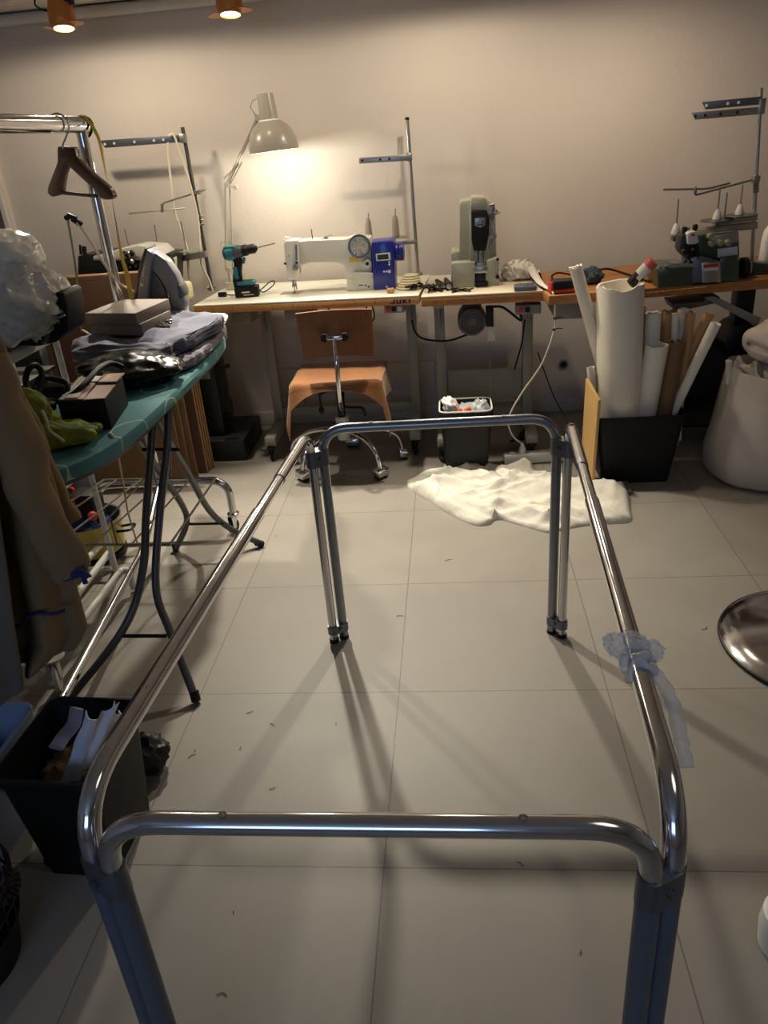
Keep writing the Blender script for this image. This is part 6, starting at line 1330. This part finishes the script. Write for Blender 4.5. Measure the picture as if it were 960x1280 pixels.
spots_ = [(.06, .03, .13), (-.05, .05, .13), (.0, -.06, .13), (.075, -.05, .14), (-.075, -.03, .14), (.02, .085, .14), (.045, .0, .195), (-.03, .02, .2), (.02, -.06, .2), (.085, .03, .19)]
labs = ['right upper', 'left rear', 'front lower', 'front right', 'left', 'rear', 'topmost right', 'topmost left', 'topmost front', 'right rim']
for i, (x, y, z) in enumerate(spots_):
    rt = Euler((random.uniform(-1.2, 1.2), random.uniform(-1.2, 1.2), random.uniform(0, 6)))
    if bm0 is None:
        bm0 = solo('pine_cone', cone_mesh(), 'cone', 'brown pine cone in the black basket', 'pine cone', 'pine cones in the black basket'); o = bm0
    else: o = bm0.copy(); COL.objects.link(o)
    o.location = pk + V((x, y, z - .03)); o.rotation_euler = rt; o['label'] = 'brown pine cone in the black basket, %s one of the heap' % labs[i]

# ================================================================== LIGHTS, WORLD, CAMERA
def light(name, kind, loc, energy, color, **kw):
    l = bpy.data.lights.new(name, kind); l.energy = energy; l.color = color
    for k, v in kw.items(): setattr(l, k, v)
    o = bpy.data.objects.new(name, l); COL.objects.link(o); o.location = loc; return o
def aim(o, d): o.rotation_euler = V(d).to_track_quat('-Z', 'Y').to_euler()
light('desk_lamp_light', 'POINT', LAMP_C, LAMP_E, (1, .93, .76), shadow_soft_size=.028)
for k, (p, d) in enumerate(SPOTS):
    o = light('spotlight_or_fill', 'SPOT', p, SPOT_E[k], (1, .93, .76), shadow_soft_size=.035, spot_size=math.radians(BEAM), spot_blend=.85)
    aim(o, SPOT_D[k])
    o = light('spotlight_spill', 'SPOT', p, SPILL_E[k], (1, .85, .64), shadow_soft_size=.035, spot_size=math.radians(180), spot_blend=.2); aim(o, (0, .12, -1))
for x, e, d in ((.80, WALL_FILL_R, (.1, .3, -1)),):  # extra light without a fixture, added to brighten the right wall
    o = light('spotlight_or_fill', 'SPOT', (x, YTk, ZC - .2), e, (1, .80, .58), shadow_soft_size=.035, spot_size=math.radians(170), spot_blend=.9); aim(o, d)
o = light('unseen_room_fill', 'AREA', (.9, .6, ZC - .06), ROOM_FILL_E, (1, .88, .74), shape='DISK', size=.7)  # added soft fill from overhead, no lamp stands behind it
o = light('window_cool_fill', 'AREA', ((wx0 + wx1) / 2, YF - .12, (wz0 + wz1) / 2), WIN_FILL_E, (.42, .64, 1), shape='RECTANGLE', size=wx1 - wx0, size_y=wz1 - wz0); aim(o, (0, 1, -.1))  # bluish fill light placed outside the added window
wd = bpy.data.worlds.new('evening_sky'); bpy.context.scene.world = wd; wd.use_nodes = True
bgn = wd.node_tree.nodes['Background']; bgn.inputs['Color'].default_value = (.25, .45, 1, 1); bgn.inputs['Strength'].default_value = .6
cd = bpy.data.cameras.new('camera'); co = bpy.data.objects.new('camera', cd); COL.objects.link(co)
cd.sensor_fit = 'VERTICAL'; cd.sensor_height = 24; cd.lens = FPX / 1280 * 24; cd.clip_start = .02
T = Matrix.Identity(4)
for i in range(3): T[i][0] = CR[i]; T[i][1] = CU[i]; T[i][2] = -CF[i]; T[i][3] = CAM[i]
co.matrix_world = T
sc_ = bpy.context.scene; sc_.camera = co
sc_.view_settings.view_transform = 'Standard'; sc_.view_settings.look = 'None'; sc_.view_settings.gamma = 1; sc_.view_settings.exposure = EXPO
sc_.view_settings.use_curve_mapping = False
sc_.cycles.max_bounces = 8; sc_.cycles.transparent_max_bounces = 12; sc_.cycles.caustics_reflective = False; sc_.cycles.caustics_refractive = False
sc_.cycles.sample_clamp_indirect = 4
sc_.cycles.use_denoising = True
